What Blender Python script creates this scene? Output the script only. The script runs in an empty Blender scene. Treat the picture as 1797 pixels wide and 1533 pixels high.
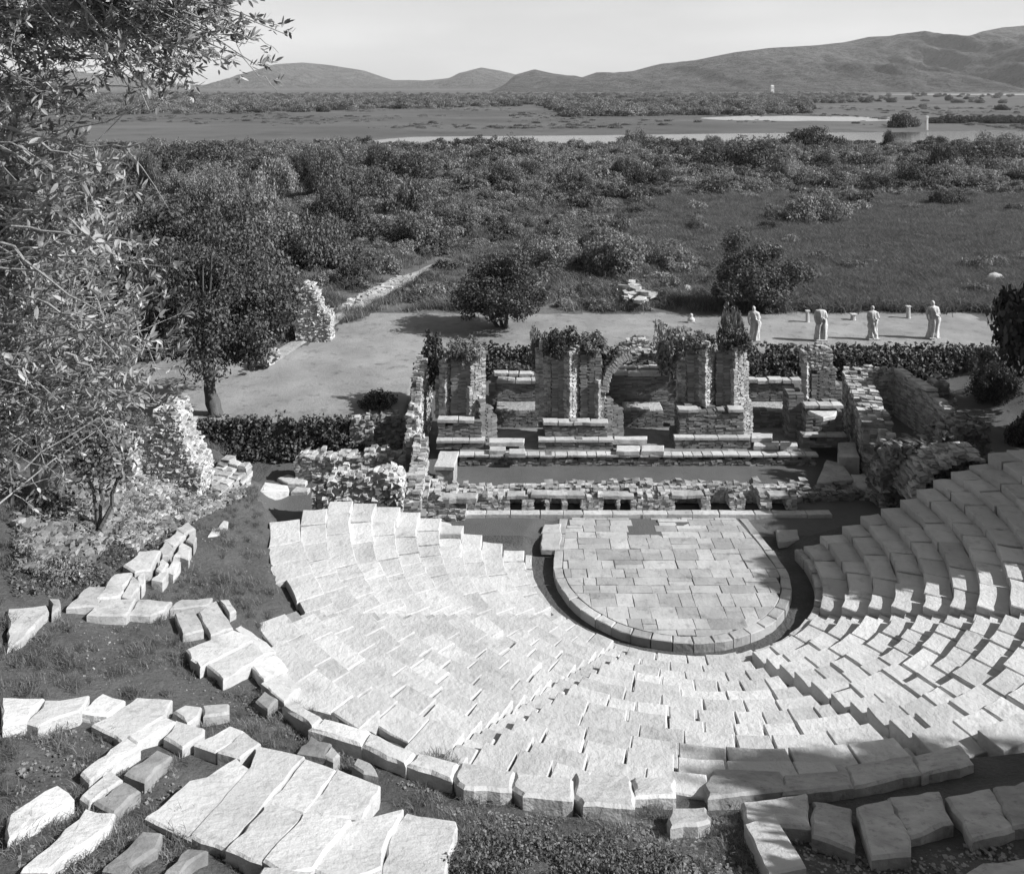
import bpy, math, random
import numpy as np
from mathutils import noise, Vector
random.seed(7)
rng = np.random.default_rng(7)
sc = bpy.context.scene
col = sc.collection
PI = math.pi
R = math.radians

# ------------------------------------------------------------------ camera
CAMZ, FPX, CX, HY = 15.0, 1500.0, 898.5, 150.0
cd = bpy.data.cameras.new('camera'); cam = bpy.data.objects.new('camera', cd); col.objects.link(cam)
cam.location = (0, 0, CAMZ); cam.rotation_euler = (R(90), 0, 0)
cd.sensor_width = 36; cd.lens = FPX / 1797 * 36; cd.shift_y = -(766.5 - HY) / 1797
cd.clip_start = 0.3; cd.clip_end = 30000
sc.camera = cam

# ------------------------------------------------------------------ light and sky
SUN_EL, SUN_AZ = 36.0, 101.0          # degrees; azimuth measured from +Y towards +X
world = bpy.data.worlds.new('World'); sc.world = world; world.use_nodes = True
wt = world.node_tree; wt.nodes.clear()
def N(t, typ, **kw):
    n = t.nodes.new(typ)
    for k, v in kw.items(): setattr(n, k, v)
    return n
sky = N(wt, 'ShaderNodeTexSky', sky_type='NISHITA', sun_disc=False)
sky.sun_elevation = R(SUN_EL); sky.sun_rotation = R(SUN_AZ); sky.air_density = 1.0; sky.dust_density = 2.0
bw = N(wt, 'ShaderNodeRGBToBW'); bg = N(wt, 'ShaderNodeBackground'); wo = N(wt, 'ShaderNodeOutputWorld')
wt.links.new(sky.outputs[0], bw.inputs[0])
tcw = N(wt, 'ShaderNodeTexCoord'); mpw = N(wt, 'ShaderNodeMapping'); mpw.inputs['Scale'].default_value = (1.5, 1.5, 7)
nzw = N(wt, 'ShaderNodeTexNoise'); nzw.inputs['Scale'].default_value = 1.6; nzw.inputs['Detail'].default_value = 6
rw = N(wt, 'ShaderNodeMapRange'); rw.inputs[1].default_value = 0.42; rw.inputs[2].default_value = 0.62
rw.inputs[3].default_value = 0.0; rw.inputs[4].default_value = 1.0
mxw = N(wt, 'ShaderNodeMix', data_type='FLOAT')
wt.links.new(tcw.outputs['Generated'], mpw.inputs[0]); wt.links.new(mpw.outputs[0], nzw.inputs['Vector'])
wt.links.new(nzw.outputs[0], rw.inputs[0])
sx = N(wt, 'ShaderNodeSeparateXYZ'); wt.links.new(tcw.outputs['Generated'], sx.inputs[0])   # a pale bank of cloud stands all round the horizon
re = N(wt, 'ShaderNodeMapRange'); re.inputs[1].default_value = 0.05; re.inputs[2].default_value = 0.28; re.inputs[3].default_value = 0.93; re.inputs[4].default_value = 0.12
wt.links.new(sx.outputs[2], re.inputs[0])
mc = N(wt, 'ShaderNodeMath', operation='MULTIPLY'); ad = N(wt, 'ShaderNodeMath', operation='MULTIPLY_ADD'); ad.inputs[1].default_value = 0.22; ad.inputs[2].default_value = 0.80
wt.links.new(rw.outputs[0], ad.inputs[0]); wt.links.new(ad.outputs[0], mc.inputs[0]); wt.links.new(re.outputs[0], mc.inputs[1])
wt.links.new(mc.outputs[0], mxw.inputs[0])
cl = N(wt, 'ShaderNodeMath', operation='MULTIPLY_ADD'); cl.inputs[1].default_value = 0.3; cl.inputs[2].default_value = 8.8
wt.links.new(bw.outputs[0], cl.inputs[0])
wt.links.new(bw.outputs[0], mxw.inputs[2]); wt.links.new(cl.outputs[0], mxw.inputs[3])
wt.links.new(mxw.outputs[0], bg.inputs[0]); bg.inputs[1].default_value = 0.05
wt.links.new(bg.outputs[0], wo.inputs[0])
sd = bpy.data.lights.new('sun', 'SUN'); sun = bpy.data.objects.new('sun', sd); col.objects.link(sun)
sd.energy = 4.2; sd.angle = R(0.53); sd.color = (1, 1, 1)
sdir = Vector((math.sin(R(SUN_AZ)) * math.cos(R(SUN_EL)), math.cos(R(SUN_AZ)) * math.cos(R(SUN_EL)), math.sin(R(SUN_EL))))
sun.rotation_euler = sdir.to_track_quat('Z', 'Y').to_euler(); sun.location = (30, -10, 60)
sc.view_settings.view_transform = 'Standard'; sc.view_settings.look = 'None'
sc.view_settings.exposure = 0.88; sc.view_settings.gamma = 1.0; sc.view_settings.use_curve_mapping = False
sc.cycles.max_bounces = 5; sc.cycles.transparent_max_bounces = 8

# ------------------------------------------------------------------ materials (the photograph is monochrome: all greys)
def g(v): return (v, v, v, 1)
def material(name, lo, hi, scale=3.0, spot=None, spot_scale=9.0, spot_amt=0.5, bump=0.3, bscale=14.0, bdist=0.03,
             island=0.0, orand=0.0, rough=0.9, streak=1.0, spec=0.2):
    m = bpy.data.materials.new(name); m.use_nodes = True; t = m.node_tree; L = t.links
    b = t.nodes['Principled BSDF']; b.inputs['Roughness'].default_value = rough; b.inputs['Specular IOR Level'].default_value = spec
    geo = N(t, 'ShaderNodeNewGeometry'); mp = N(t, 'ShaderNodeMapping'); mp.inputs['Scale'].default_value = (1, 1, streak)
    L.new(geo.outputs['Position'], mp.inputs[0])
    n1 = N(t, 'ShaderNodeTexNoise'); n1.inputs['Scale'].default_value = scale; n1.inputs['Detail'].default_value = 7; n1.inputs['Roughness'].default_value = 0.65
    L.new(mp.outputs[0], n1.inputs['Vector'])
    r1 = N(t, 'ShaderNodeMapRange'); r1.inputs[1].default_value = 0.3; r1.inputs[2].default_value = 0.7
    r1.inputs[3].default_value = lo; r1.inputs[4].default_value = hi
    L.new(n1.outputs[0], r1.inputs[0]); cur = r1.outputs[0]
    if spot is not None:
        n2 = N(t, 'ShaderNodeTexNoise'); n2.inputs['Scale'].default_value = spot_scale; n2.inputs['Detail'].default_value = 9; n2.inputs['Roughness'].default_value = 0.7
        L.new(mp.outputs[0], n2.inputs['Vector'])
        r2 = N(t, 'ShaderNodeMapRange'); r2.inputs[1].default_value = 0.54; r2.inputs[2].default_value = 0.68; r2.inputs[4].default_value = spot_amt
        L.new(n2.outputs[0], r2.inputs[0])
        mx = N(t, 'ShaderNodeMix', data_type='FLOAT'); L.new(r2.outputs[0], mx.inputs[0]); L.new(cur, mx.inputs[2]); mx.inputs[3].default_value = spot
        cur = mx.outputs[0]
    if island > 0:
        a = N(t, 'ShaderNodeMath', operation='MULTIPLY_ADD'); a.inputs[1].default_value = 2 * island; a.inputs[2].default_value = 1 - island
        L.new(geo.outputs['Random Per Island'], a.inputs[0])
        k = N(t, 'ShaderNodeMath', operation='MULTIPLY'); L.new(cur, k.inputs[0]); L.new(a.outputs[0], k.inputs[1]); cur = k.outputs[0]
    if orand > 0:
        oi = N(t, 'ShaderNodeObjectInfo')
        a = N(t, 'ShaderNodeMath', operation='MULTIPLY_ADD'); a.inputs[1].default_value = 2 * orand; a.inputs[2].default_value = 1 - orand
        L.new(oi.outputs['Random'], a.inputs[0])
        k = N(t, 'ShaderNodeMath', operation='MULTIPLY'); L.new(cur, k.inputs[0]); L.new(a.outputs[0], k.inputs[1]); cur = k.outputs[0]
    cc = N(t, 'ShaderNodeCombineColor')
    for i in range(3): L.new(cur, cc.inputs[i])
    L.new(cc.outputs[0], b.inputs['Base Color'])
    if bump > 0:
        n3 = N(t, 'ShaderNodeTexNoise'); n3.inputs['Scale'].default_value = bscale; n3.inputs['Detail'].default_value = 8; n3.inputs['Roughness'].default_value = 0.62
        L.new(geo.outputs['Position'], n3.inputs['Vector'])
        bp = N(t, 'ShaderNodeBump'); bp.inputs['Strength'].default_value = bump; bp.inputs['Distance'].default_value = bdist
        L.new(n3.outputs[0], bp.inputs['Height']); L.new(bp.outputs[0], b.inputs['Normal'])
    return m
def leaf_material(name, lo, hi, orand=0.25, trans=0.3, gloss=0.03):
    m = bpy.data.materials.new(name); m.use_nodes = True; t = m.node_tree; L = t.links; t.nodes.clear()
    out = N(t, 'ShaderNodeOutputMaterial'); geo = N(t, 'ShaderNodeNewGeometry'); oi = N(t, 'ShaderNodeObjectInfo')
    r = N(t, 'ShaderNodeMapRange'); r.inputs[3].default_value = lo; r.inputs[4].default_value = hi
    pw = N(t, 'ShaderNodeMath', operation='POWER'); pw.inputs[1].default_value = 1.6; L.new(geo.outputs['Random Per Island'], pw.inputs[0])
    L.new(pw.outputs[0], r.inputs[0])
    a = N(t, 'ShaderNodeMath', operation='MULTIPLY_ADD'); a.inputs[1].default_value = 2 * orand; a.inputs[2].default_value = 1 - orand; L.new(oi.outputs['Random'], a.inputs[0])
    k = N(t, 'ShaderNodeMath', operation='MULTIPLY'); L.new(r.outputs[0], k.inputs[0]); L.new(a.outputs[0], k.inputs[1])
    cc = N(t, 'ShaderNodeCombineColor')
    for i in range(3): L.new(k.outputs[0], cc.inputs[i])
    d = N(t, 'ShaderNodeBsdfDiffuse'); tr = N(t, 'ShaderNodeBsdfTranslucent'); gl = N(t, 'ShaderNodeBsdfGlossy'); gl.inputs['Roughness'].default_value = 0.5; gl.inputs[0].default_value = g(0.5)
    L.new(cc.outputs[0], d.inputs[0]); L.new(cc.outputs[0], tr.inputs[0])
    m1 = N(t, 'ShaderNodeMixShader'); m1.inputs[0].default_value = trans; L.new(d.outputs[0], m1.inputs[1]); L.new(tr.outputs[0], m1.inputs[2])
    m2 = N(t, 'ShaderNodeMixShader'); m2.inputs[0].default_value = gloss; L.new(m1.outputs[0], m2.inputs[1]); L.new(gl.outputs[0], m2.inputs[2])
    L.new(m2.outputs[0], out.inputs[0])
    return m
M = {}
M['seat'] = material('seat_stone', 0.36, 0.52, 0.7, 0.2, 2.6, 0.5, 0.8, 8, 0.05, orand=0.14)
M['pave'] = material('paving_stone', 0.25, 0.42, 0.8, 0.12, 3, 0.6, 0.8, 8, 0.03, orand=0.22)
M['grey_stone'] = material('weathered_stone', 0.26, 0.44, 2.2, 0.12, 6, 0.6, 0.7, 9, 0.04, orand=0.18)
M['moss_stone'] = material('mossy_stone', 0.12, 0.26, 2.5, 0.07, 5, 0.7, 0.7, 9, 0.04, orand=0.15)
M['brick'] = material('thin_brick', 0.13, 0.22, 1.2, 0.32, 4, 0.3, 0.6, 20, 0.02, island=0.35)
M['rubble'] = material('rubble_stone', 0.24, 0.42, 2.0, 0.09, 6, 0.7, 0.8, 14, 0.04, island=0.45)
M['white_rubble'] = material('pale_rubble', 0.28, 0.44, 2.0, 0.16, 5, 0.6, 0.8, 14, 0.04, island=0.35)
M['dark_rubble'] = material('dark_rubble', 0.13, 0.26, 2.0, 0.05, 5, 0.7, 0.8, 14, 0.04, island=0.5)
M['kerb'] = material('kerb_stone', 0.34, 0.5, 2, 0.15, 6, 0.6, 0.6, 10, 0.03, orand=0.15)
M['marble'] = material('weathered_marble', 0.36, 0.6, 4, 0.16, 7, 0.7, 0.7, 14, 0.03, rough=0.7)
M['earth'] = material('trodden_earth', 0.052, 0.098, 0.9, 0.17, 11, 0.35, 1.0, 9, 0.08)
M['stagegrass'] = material('short_grass', 0.085, 0.12, 0.5, 0.065, 3, 0.5, 0.8, 30, 0.05)
M['lawn'] = material('dry_lawn', 0.15, 0.29, 0.3, 0.09, 1.6, 0.7, 0.6, 9, 0.05)
M['field'] = material('rough_pasture', 0.05, 0.17, 0.09, 0.035, 0.35, 0.8, 0.6, 6, 0.1)
M['meadow'] = material('far_meadow', 0.055, 0.13, 0.012, 0.04, 0.05, 0.6, 0.3, 0.4, 0.5)
M['track'] = material('dirt_track', 0.24, 0.4, 0.6, 0.1, 3, 0.7, 0.8, 6, 0.1)
M['hill'] = material('wooded_hill', 0.03, 0.14, 0.012, 0.012, 0.05, 0.9, 1.0, 0.03, 60)
M['bark'] = material('bark', 0.06, 0.13, 6, 0.04, 12, 0.5, 1.0, 25, 0.04, streak=0.3)
M['pale_bark'] = material('pale_bark', 0.2, 0.34, 6, 0.1, 12, 0.4, 0.8, 25, 0.03, streak=0.3)
M['white'] = material('whitewash', 0.75, 0.8, 1, bump=0)
M['roof'] = material('roof_tile', 0.2, 0.28, 1, bump=0)
M['dark'] = material('dark_opening', 0.02, 0.03, 1, bump=0)
M['leaf_far'] = leaf_material('far_foliage', 0.10, 0.32, 0.4)
M['leaf_mid'] = leaf_material('foliage', 0.05, 0.2, 0.3)
M['leaf_dark'] = leaf_material('dark_foliage', 0.035, 0.14, 0.25, 0.2)
M['leaf_near'] = leaf_material('laurel_leaf', 0.13, 0.58, 0.2, 0.22, 0.04)
M['leaf_pale'] = leaf_material('pale_foliage', 0.12, 0.3, 0.2, 0.3, 0.1)
M['grass'] = leaf_material('grass_blade', 0.10, 0.28, 0.35, 0.35, 0.02)
def water_material():
    m = bpy.data.materials.new('water'); m.use_nodes = True; t = m.node_tree; b = t.nodes['Principled BSDF']
    b.inputs['Base Color'].default_value = g(0.06); b.inputs['Roughness'].default_value = 0.12; b.inputs['IOR'].default_value = 1.33
    geo = N(t, 'ShaderNodeNewGeometry'); n = N(t, 'ShaderNodeTexNoise'); n.inputs['Scale'].default_value = 0.5; n.inputs['Detail'].default_value = 3
    bp = N(t, 'ShaderNodeBump'); bp.inputs['Strength'].default_value = 0.15; bp.inputs['Distance'].default_value = 0.1
    t.links.new(geo.outputs['Position'], n.inputs['Vector']); t.links.new(n.outputs[0], bp.inputs['Height']); t.links.new(bp.outputs[0], b.inputs['Normal'])
    return m
M['water'] = water_material()

# ------------------------------------------------------------------ scene-graph helpers
WL = {}
def props(o, label=None, cat=None, group=None, kind=None):
    if label: o['label'] = label
    if cat: o['category'] = cat
    if group: o['group'] = group
    if kind: o['kind'] = kind
    return o
def empty(name, loc, label, cat, group=None):
    o = bpy.data.objects.new(name, None); col.objects.link(o); o.location = loc; o.empty_display_size = 0.3
    WL[o.name] = np.array(loc, float)
    return props(o, label, cat, group)
def np_mesh(name, V, F, smooth=False):
    V = np.asarray(V, np.float32); me = bpy.data.meshes.new(name)
    if isinstance(F, np.ndarray):
        n, k = F.shape
        me.vertices.add(len(V)); me.vertices.foreach_set('co', V.ravel())
        me.loops.add(n * k); me.loops.foreach_set('vertex_index', F.astype(np.int32).ravel())
        me.polygons.add(n); me.polygons.foreach_set('loop_start', np.arange(0, n * k, k, dtype=np.int32))
        me.polygons.foreach_set('loop_total', np.full(n, k, np.int32)); me.update(calc_edges=True)
    else:
        me.from_pydata([tuple(map(float, v)) for v in V], [], F); me.update()
    me.polygons.foreach_set('use_smooth', [bool(smooth)] * len(me.polygons))
    return me
def obj(name, V, F, m, parent=None, smooth=False, base=False):
    V = np.asarray(V, float)
    c = V.mean(0)
    if base or parent is None: c = np.array([c[0], c[1], V[:, 2].min()])
    me = np_mesh(name, V - c, F, smooth)
    mt = M[m] if isinstance(m, str) else m
    me.materials.append(mt)
    o = bpy.data.objects.new(name, me); col.objects.link(o)
    pl = WL[parent.name] if parent is not None else np.zeros(3)
    if parent is not None: o.parent = parent
    o.location = c - pl; WL[o.name] = c
    return o
def dup(o, name=None, parent=None, loc=None, rotz=None, scale=None):
    c = o.copy(); col.objects.link(c)
    if parent is not None: c.parent = parent
    if loc is not None: c.location = loc
    if rotz is not None: c.rotation_euler = (0, 0, rotz)
    if scale is not None: c.scale = scale if hasattr(scale, '__len__') else (scale,) * 3
    return c

# ------------------------------------------------------------------ terrain
OX, OY = 4.9, 26.6                     # centre of the orchestra
LAWN = 1.3
def ss(a, b, x):
    t = min(1, max(0, (x - a) / (b - a))); return t * t * (3 - 2 * t)
def row_end_left(r):
    return np.interp(r, [4, 6.9, 8.9, 10.1, 11.6, 12.4, 13], [27.9, 27.4, 27.1, 26.3, 24.3, 25, 26])
def rout(phi):                         # how far out the seats reach, by bearing from the orchestra
    return float(np.interp(phi, [-80, -56, -50, -40, -32, -25, -17, -12, -8, 5, 17, 30, 54, 60], [11.9, 12.1, 13.3, 13.9, 13.35, 13.2, 12.75, 12.5, 12.0, 11.35, 11.2, 12.0, 12.4, 14.2]))
def T(X, Y, fine=True):
    r = math.hypot(X - OX, Y - OY)
    if r < 4.5: c = -0.25
    elif r < 15 and r < rout(math.degrees(math.atan2(X - OX, OY - Y))) + .1: c = 0.37 * (r - 4.6) - 0.1
    elif r < 12: c = 0.37 * (r - 4.6) + 0.08
    else: c = 2.82 + 0.42 * (r - 12)
    c = min(c, 9.0 + 0.05 * (r - 27)) if r > 27 else c
    if X < OX:
        e = row_end_left(r) if r < 13 else 26.0
        w = 1 - ss(e, e + (0.25 if r < 12.0 else 0.25 + 6.5 * ss(12, 15, r)), Y)
    else:
        e = 28.2
        w = 1 - ss(e, e + (0.25 if r < 12.4 else 2.5), Y)
    z = c * w if c > 0 else c
    if r < 4.5 and Y > OY + 1.6: z = -0.25 * (1 - ss(OY + 1.6, OY + 1.8, Y)) - 0.02
    # raised lawn behind and beside the stage building
    p = max(ss(44.0, 44.8, Y), (1 - ss(-4.5, -4.2, X)) * ss(34.5, 35.1, Y))
    if X > 20: p = max(p, ss(21, 27, X) * ss(33, 40, Y))
    z = max(z, z * (1 - p) + LAWN * p)
    if Y > 60: z = LAWN + (0.2 - LAWN) * ss(60, 200, Y)
    if Y > 204: z = 0.2 - 1.2 * ss(204, 216, Y)
    if fine and (r > 4.5 or Y > OY + 1.8):
        a = 0.03 + 0.05 * (r > 12.3) * w
        z += a * noise.noise((X * 1.3, Y * 1.3, 0)) + a * 0.6 * noise.noise((X * 4, Y * 4, 3))
        if Y > 52: z += 0.35 * ss(52, 60, Y) * (1 - ss(192, 203, Y)) * noise.noise((X * .12, Y * .12, 5))
    return z
def hit(px, py, h=0.0):
    a, b = (px - CX) / FPX, (py - HY) / FPX
    Y, s = 4.0, 0.5
    def f(Y): return CAMZ - b * Y - (T(a * Y, Y, False) + h)
    while f(Y) > 0 and Y < 400: Y += 0.2
    lo, hi = Y - 0.2, Y
    for _ in range(12):
        m = (lo + hi) / 2
        if f(m) > 0: lo = m
        else: hi = m
    return np.array([a * hi, hi, CAMZ - b * hi])
def at(px, py, z):                     # the place at height z that the photograph shows at px, py
    Y = (CAMZ - z) * FPX / (py - HY); return np.array([(px - CX) / FPX * Y, Y, z])
def atY(px, py, Y): return np.array([(px - CX) / FPX * Y, Y, CAMZ - (py - HY) / FPX * Y])

def lawn_class(X, Y):
    n = 0.6 * noise.noise((X * .5, Y * .5, 9))
    if X < -4.2 and Y > 34.9 and Y < 44.2:
        edge = -18 + n
        return 'lawn' if X > edge else 'scrub'
    if Y >= 44.2 and Y < 51.4 + n:
        # the track cuts off the lawn on the left
        xl = np.interp(Y, [40, 45, 51.5], [-14, -11.0, -8.6])
        return 'lawn' if X > xl + n and X < 27.5 + n else 'scrub'
    if Y >= 44.2: return 'scrub'
    if Y > 28.4 and X > -4.4: return 'stage'
    if Y > 26.9 and Y < 34.9 and -9.5 < X < -1 : return 'stage'
    return 'earth'
def build_terrain():
    xs = np.arange(-44, 44.01, 0.25); ys = np.concatenate([np.arange(0.5, 62, 0.25), np.array([62.])])
    nx, ny = len(xs), len(ys)
    V = np.zeros((ny, nx, 3)); V[..., 0] = xs[None, :]; V[..., 1] = ys[:, None]
    for j, y in enumerate(ys):
        for i, x in enumerate(xs): V[j, i, 2] = T(x, y)
    V = V.reshape(-1, 3)
    F = {}
    for j in range(ny - 1):
        for i in range(nx - 1):
            k = lawn_class(xs[i] + .125, ys[j] + .125)
            a = j * nx + i; F.setdefault(k, []).append((a, a + 1, a + nx + 1, a + nx))
    nm = {'earth': ('hillside', 'earth'), 'lawn': ('lawn', 'lawn'), 'scrub': ('scrub_ground', 'field'), 'stage': ('stage_ground', 'stagegrass')}
    for k, f in F.items():
        f = np.array(f); u, inv = np.unique(f, return_inverse=True)
        o = obj(nm[k][0], V[u], inv.reshape(f.shape), nm[k][1], smooth=True); o['kind'] = 'structure'
    def sheet(name, xs, ys, zf, m, hole=None):
        nx, ny = len(xs), len(ys)
        V = np.array([(x, y, zf(x, y)) for y in ys for x in xs])
        F = [(j * nx + i, j * nx + i + 1, (j + 1) * nx + i + 1, (j + 1) * nx + i) for j in range(ny - 1) for i in range(nx - 1)
             if not (hole and hole(xs[i] + .01, ys[j] + .01))]
        o = obj(name, V, np.array(F), m, smooth=True); o['kind'] = 'structure'; return o
    sheet('plain', np.concatenate([np.arange(-600, -44, 20), np.arange(-44, 44.1, 4), np.arange(60, 620, 20)]), list(np.arange(62, 242, 3)),
          lambda x, y: T(x, y), 'field')
    # ground to either side and behind, out of the picture
    sheet('slope', np.array([-600, -300, -150, -80, -44, -0.01, 44, 80, 150, 300, 600]), np.array([-120, -60, -20, 0.5, 20, 40, 62]),
          lambda x, y: T(x, y, abs(x) < 45 and y > 0) if (abs(x) <= 44 and y >= .5) else T(x, max(y, .5), False), 'earth', hole=lambda x, y: -44 <= x < 44 and y > 0.4)
    sheet('lagoon', np.linspace(-1500, 1500, 5), np.array([203, 400]), lambda x, y: -0.15, 'water')
    def shore(x): return 258 + 0.17 * x + 5 * noise.noise((x * .02, 1, 1)) - 60 * ss(-28, -62, x)
    xs = np.concatenate([np.arange(-3000, -300, 300), np.arange(-300, 400, 6), np.arange(400, 3300, 300)])
    ys = [0, 2, 6, 20, 60, 120, 300, 700, 1500, 3500, 9000]
    nx = len(xs)
    V = np.array([(x, min(max(shore(x), 207), 310) + d if d < 60 else 275 + d, -0.35 if d == 0 else (0.1 if d < 10 else 0.25)) for d in ys for x in xs])
    F = np.array([(j * nx + i, j * nx + i + 1, (j + 1) * nx + i + 1, (j + 1) * nx + i) for j in range(len(ys) - 1) for i in range(nx - 1)])
    o = obj('meadow', V, F, 'meadow', smooth=True); o['kind'] = 'structure'
    for (xa, xb, ya, yb) in ((.22, .46, 350, 410), (.43, .75, 1300, 1480)):
        V = []; n_ = 30
        for i in range(n_ + 1):
            t = i / n_; u = xa + (xb - xa) * t; w_ = math.sin(PI * min(1, max(0, t))) ** .5
            ym = (ya + yb) / 2 + 8 * noise.noise((t * 5, ya, 0)); hh = (yb - ya) / 2 * w_ * (1 + .3 * noise.noise((t * 8, yb, 0)))
            V += [(u * ym, ym - hh, .30), (u * ym, ym + hh, .30)]
        o = obj('sand_flat', V, np.array([(2 * i, 2 * i + 2, 2 * i + 3, 2 * i + 1) for i in range(n_)]), 'track'); o['kind'] = 'structure'
build_terrain()

def drape(name, pts, width, m, lift=0.02, step=0.4):
    P = [np.array(p[:2], float) for p in pts]; V = []; acc = []
    for a, b in zip(P[:-1], P[1:]):
        n = max(1, int(np.linalg.norm(b - a) / step))
        for k in range(n): acc.append(a + (b - a) * k / n)
    acc.append(P[-1])
    nc = 7
    for i, p in enumerate(acc):
        d = acc[min(i + 1, len(acc) - 1)] - acc[max(i - 1, 0)]; d /= np.linalg.norm(d); nrm = np.array([-d[1], d[0]])
        w = width * (1 + 0.35 * noise.noise((i * .35, 2, 2)))
        for k in range(nc):
            q = p + nrm * w * (k / (nc - 1) - .5); V.append((q[0], q[1], T(q[0], q[1]) + lift - (0.03 if k in (0, nc - 1) else 0)))
    F = np.array([(i * nc + k, i * nc + k + 1, (i + 1) * nc + k + 1, (i + 1) * nc + k) for i in range(len(acc) - 1) for k in range(nc - 1)])
    o = obj(name, V, F, m, smooth=True); o['kind'] = 'structure'; return o
trk = [hit(455, 645), hit(520, 603), hit(600, 553), hit(660, 520), hit(720, 490), hit(770, 462)]
drape('dirt_track', trk, 0.9, 'track', .06)
trk2 = [hit(600, 540), hit(640, 518), hit(690, 494), hit(725, 484)]
drape('dirt_track', trk2, 0.8, 'track', .06)

# ------------------------------------------------------------------ hills
def ridge(name, D, prof, depth, seed, amp):
    pr = np.array([((px - CX) / FPX * D, CAMZ - (py - HY) / FPX * D) for px, py in prof])
    step = D / 420; xs = np.arange(pr[0, 0], pr[-1, 0], step); vs = np.linspace(0, 1, 60)
    xs = xs + 0.0; V = []
    for v in vs:
        y = D - depth * (1 - v) if v < 1 else D
        for x in xs:
            h = np.interp(x, pr[:, 0], pr[:, 1]) + D * 0.0006 * noise.noise((x * 30 / D, seed, 0))
            sp = 1 - abs(noise.noise((x * 9 / D + 0.25 * v, seed, v * 0.6))) * 2
            sp2 = 1 - 2 * abs(noise.noise((x * 24 / D + .5 * v, v * 1.2, seed + 3))); sp3 = noise.noise((x * 80 / D, v * 9, seed + 5)); sp4 = noise.noise((x * 200 / D, v * 22, seed + 6))
            e_ = math.sin(PI * min(1, v * 1.02)) ** .7
            z = h * (v ** 1.15) + (h * amp * 1.0 * (sp - .5) + h * .17 * (sp2 - .5) + h * .10 * sp3 + h * .035 * sp4) * e_
            V.append((x + 0.0 * v, y, z - 2))
    for x in xs: V.append((x, D + depth * .7, -2))
    nx = len(xs); nv = len(vs) + 1
    F = np.array([(j * nx + i, j * nx + i + 1, (j + 1) * nx + i + 1, (j + 1) * nx + i) for j in range(nv - 1) for i in range(nx - 1)])
    o = obj(name, V, F, 'hill', smooth=True); o['kind'] = 'structure'
ridge('hills', 5200, [(-900, 120), (-400, 105), (0, 128), (100, 122), (240, 136), (330, 150), (400, 150), (425, 138), (450, 122), (490, 112), (530, 109), (580, 114), (640, 124), (690, 140), (745, 141),
      (790, 136), (812, 127), (845, 118), (880, 124), (915, 133), (980, 150), (1100, 160)], 1500, 3, .25)
ridge('hills', 3300, [(840, 170), (885, 148), (905, 130), (938, 121), (970, 128), (1020, 135), (1048, 126), (1070, 128), (1110, 124), (1160, 111), (1200, 108), (1250, 99), (1290, 91), (1345, 84), (1430, 79), (1480, 74),
      (1525, 64), (1570, 62), (1600, 59), (1630, 66), (1690, 68), (1720, 56), (1760, 47), (1800, 44), (1950, 30), (2300, 20), (2900, 60)], 1500, 11, .5)

# ------------------------------------------------------------------ stones
def stone_mesh(poly, ztop, thick, bev=0.04, jit=0.02, sub=0.35, tilt=(0, 0), dome=0.0, seed=None):
    rs = random.Random(seed if seed is not None else random.random())
    poly = [np.array(p[:2], float) for p in poly]
    A = sum(p[0] * q[1] - q[0] * p[1] for p, q in zip(poly, poly[1:] + poly[:1]))
    if A < 0: poly = poly[::-1]
    out = []
    for p, q in zip(poly, poly[1:] + poly[:1]):
        L = np.linalg.norm(q - p); n = max(1, min(7, int(round(L / sub))))
        for k in range(n):
            out.append(p + (q - p) * k / n + np.array([rs.gauss(0, jit), rs.gauss(0, jit)]))
    out = np.array(out); c = out.mean(0); n = len(out)
    d = out - c; ln = np.linalg.norm(d, axis=1, keepdims=True) + 1e-6
    ins = c + d * np.clip(1 - bev * 1.1 / ln, .5, 1)
    def zt(P): return ztop + (P[:, 0] - c[0]) * tilt[0] + (P[:, 1] - c[1]) * tilt[1]
    V = []
    lo = c + d * 0.985
    V += [(x, y, z - thick) for (x, y), z in zip(lo, zt(lo))]
    zj = [rs.gauss(0, jit * .3) for _ in range(n)]
    V += [(x, y, z - bev + j) for (x, y), z, j in zip(out, zt(out), zj)]
    V += [(x, y, z + j * .6) for (x, y), z, j in zip(ins, zt(ins), zj)]
    V.append((c[0], c[1], ztop + dome + rs.gauss(0, jit * .3)))
    F = []
    for a in range(2):
        for i in range(n): F.append((a * n + i, a * n + (i + 1) % n, (a + 1) * n + (i + 1) % n, (a + 1) * n + i))
    for i in range(n): F.append((2 * n + i, 2 * n + (i + 1) % n, 3 * n))
    return V, F
def stone(name, poly, ztop, thick, m, parent=None, **k):
    V, F = stone_mesh(poly, ztop, thick, **k); return obj(name, V, F, m, parent)

# orchestra -------------------------------------------------------------
orch = empty('orchestra_floor', (OX, OY, 0), 'round orchestra floor paved with worn pale slabs below the seats', 'floor')
orch['kind'] = 'structure'; del orch['category']
ORR = 3.58
def clip(poly, inside_pts):            # clip by a convex polygon (counter-clockwise)
    out = poly
    n = len(inside_pts)
    for i in range(n):
        a, b = inside_pts[i], inside_pts[(i + 1) % n]; res = []
        def side(p): return (b[0] - a[0]) * (p[1] - a[1]) - (b[1] - a[1]) * (p[0] - a[0])
        for p, q in zip(out, out[1:] + out[:1]):
            sp, sq = side(p), side(q)
            if sp >= 0: res.append(p)
            if sp * sq < 0:
                t = sp / (sp - sq); res.append((p[0] + (q[0] - p[0]) * t, p[1] + (q[1] - p[1]) * t))
        out = res
        if len(out) < 3: return []
    return out
def area(p): return abs(sum(a[0] * b[1] - b[0] * a[1] for a, b in zip(p, p[1:] + p[:1]))) / 2
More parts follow.
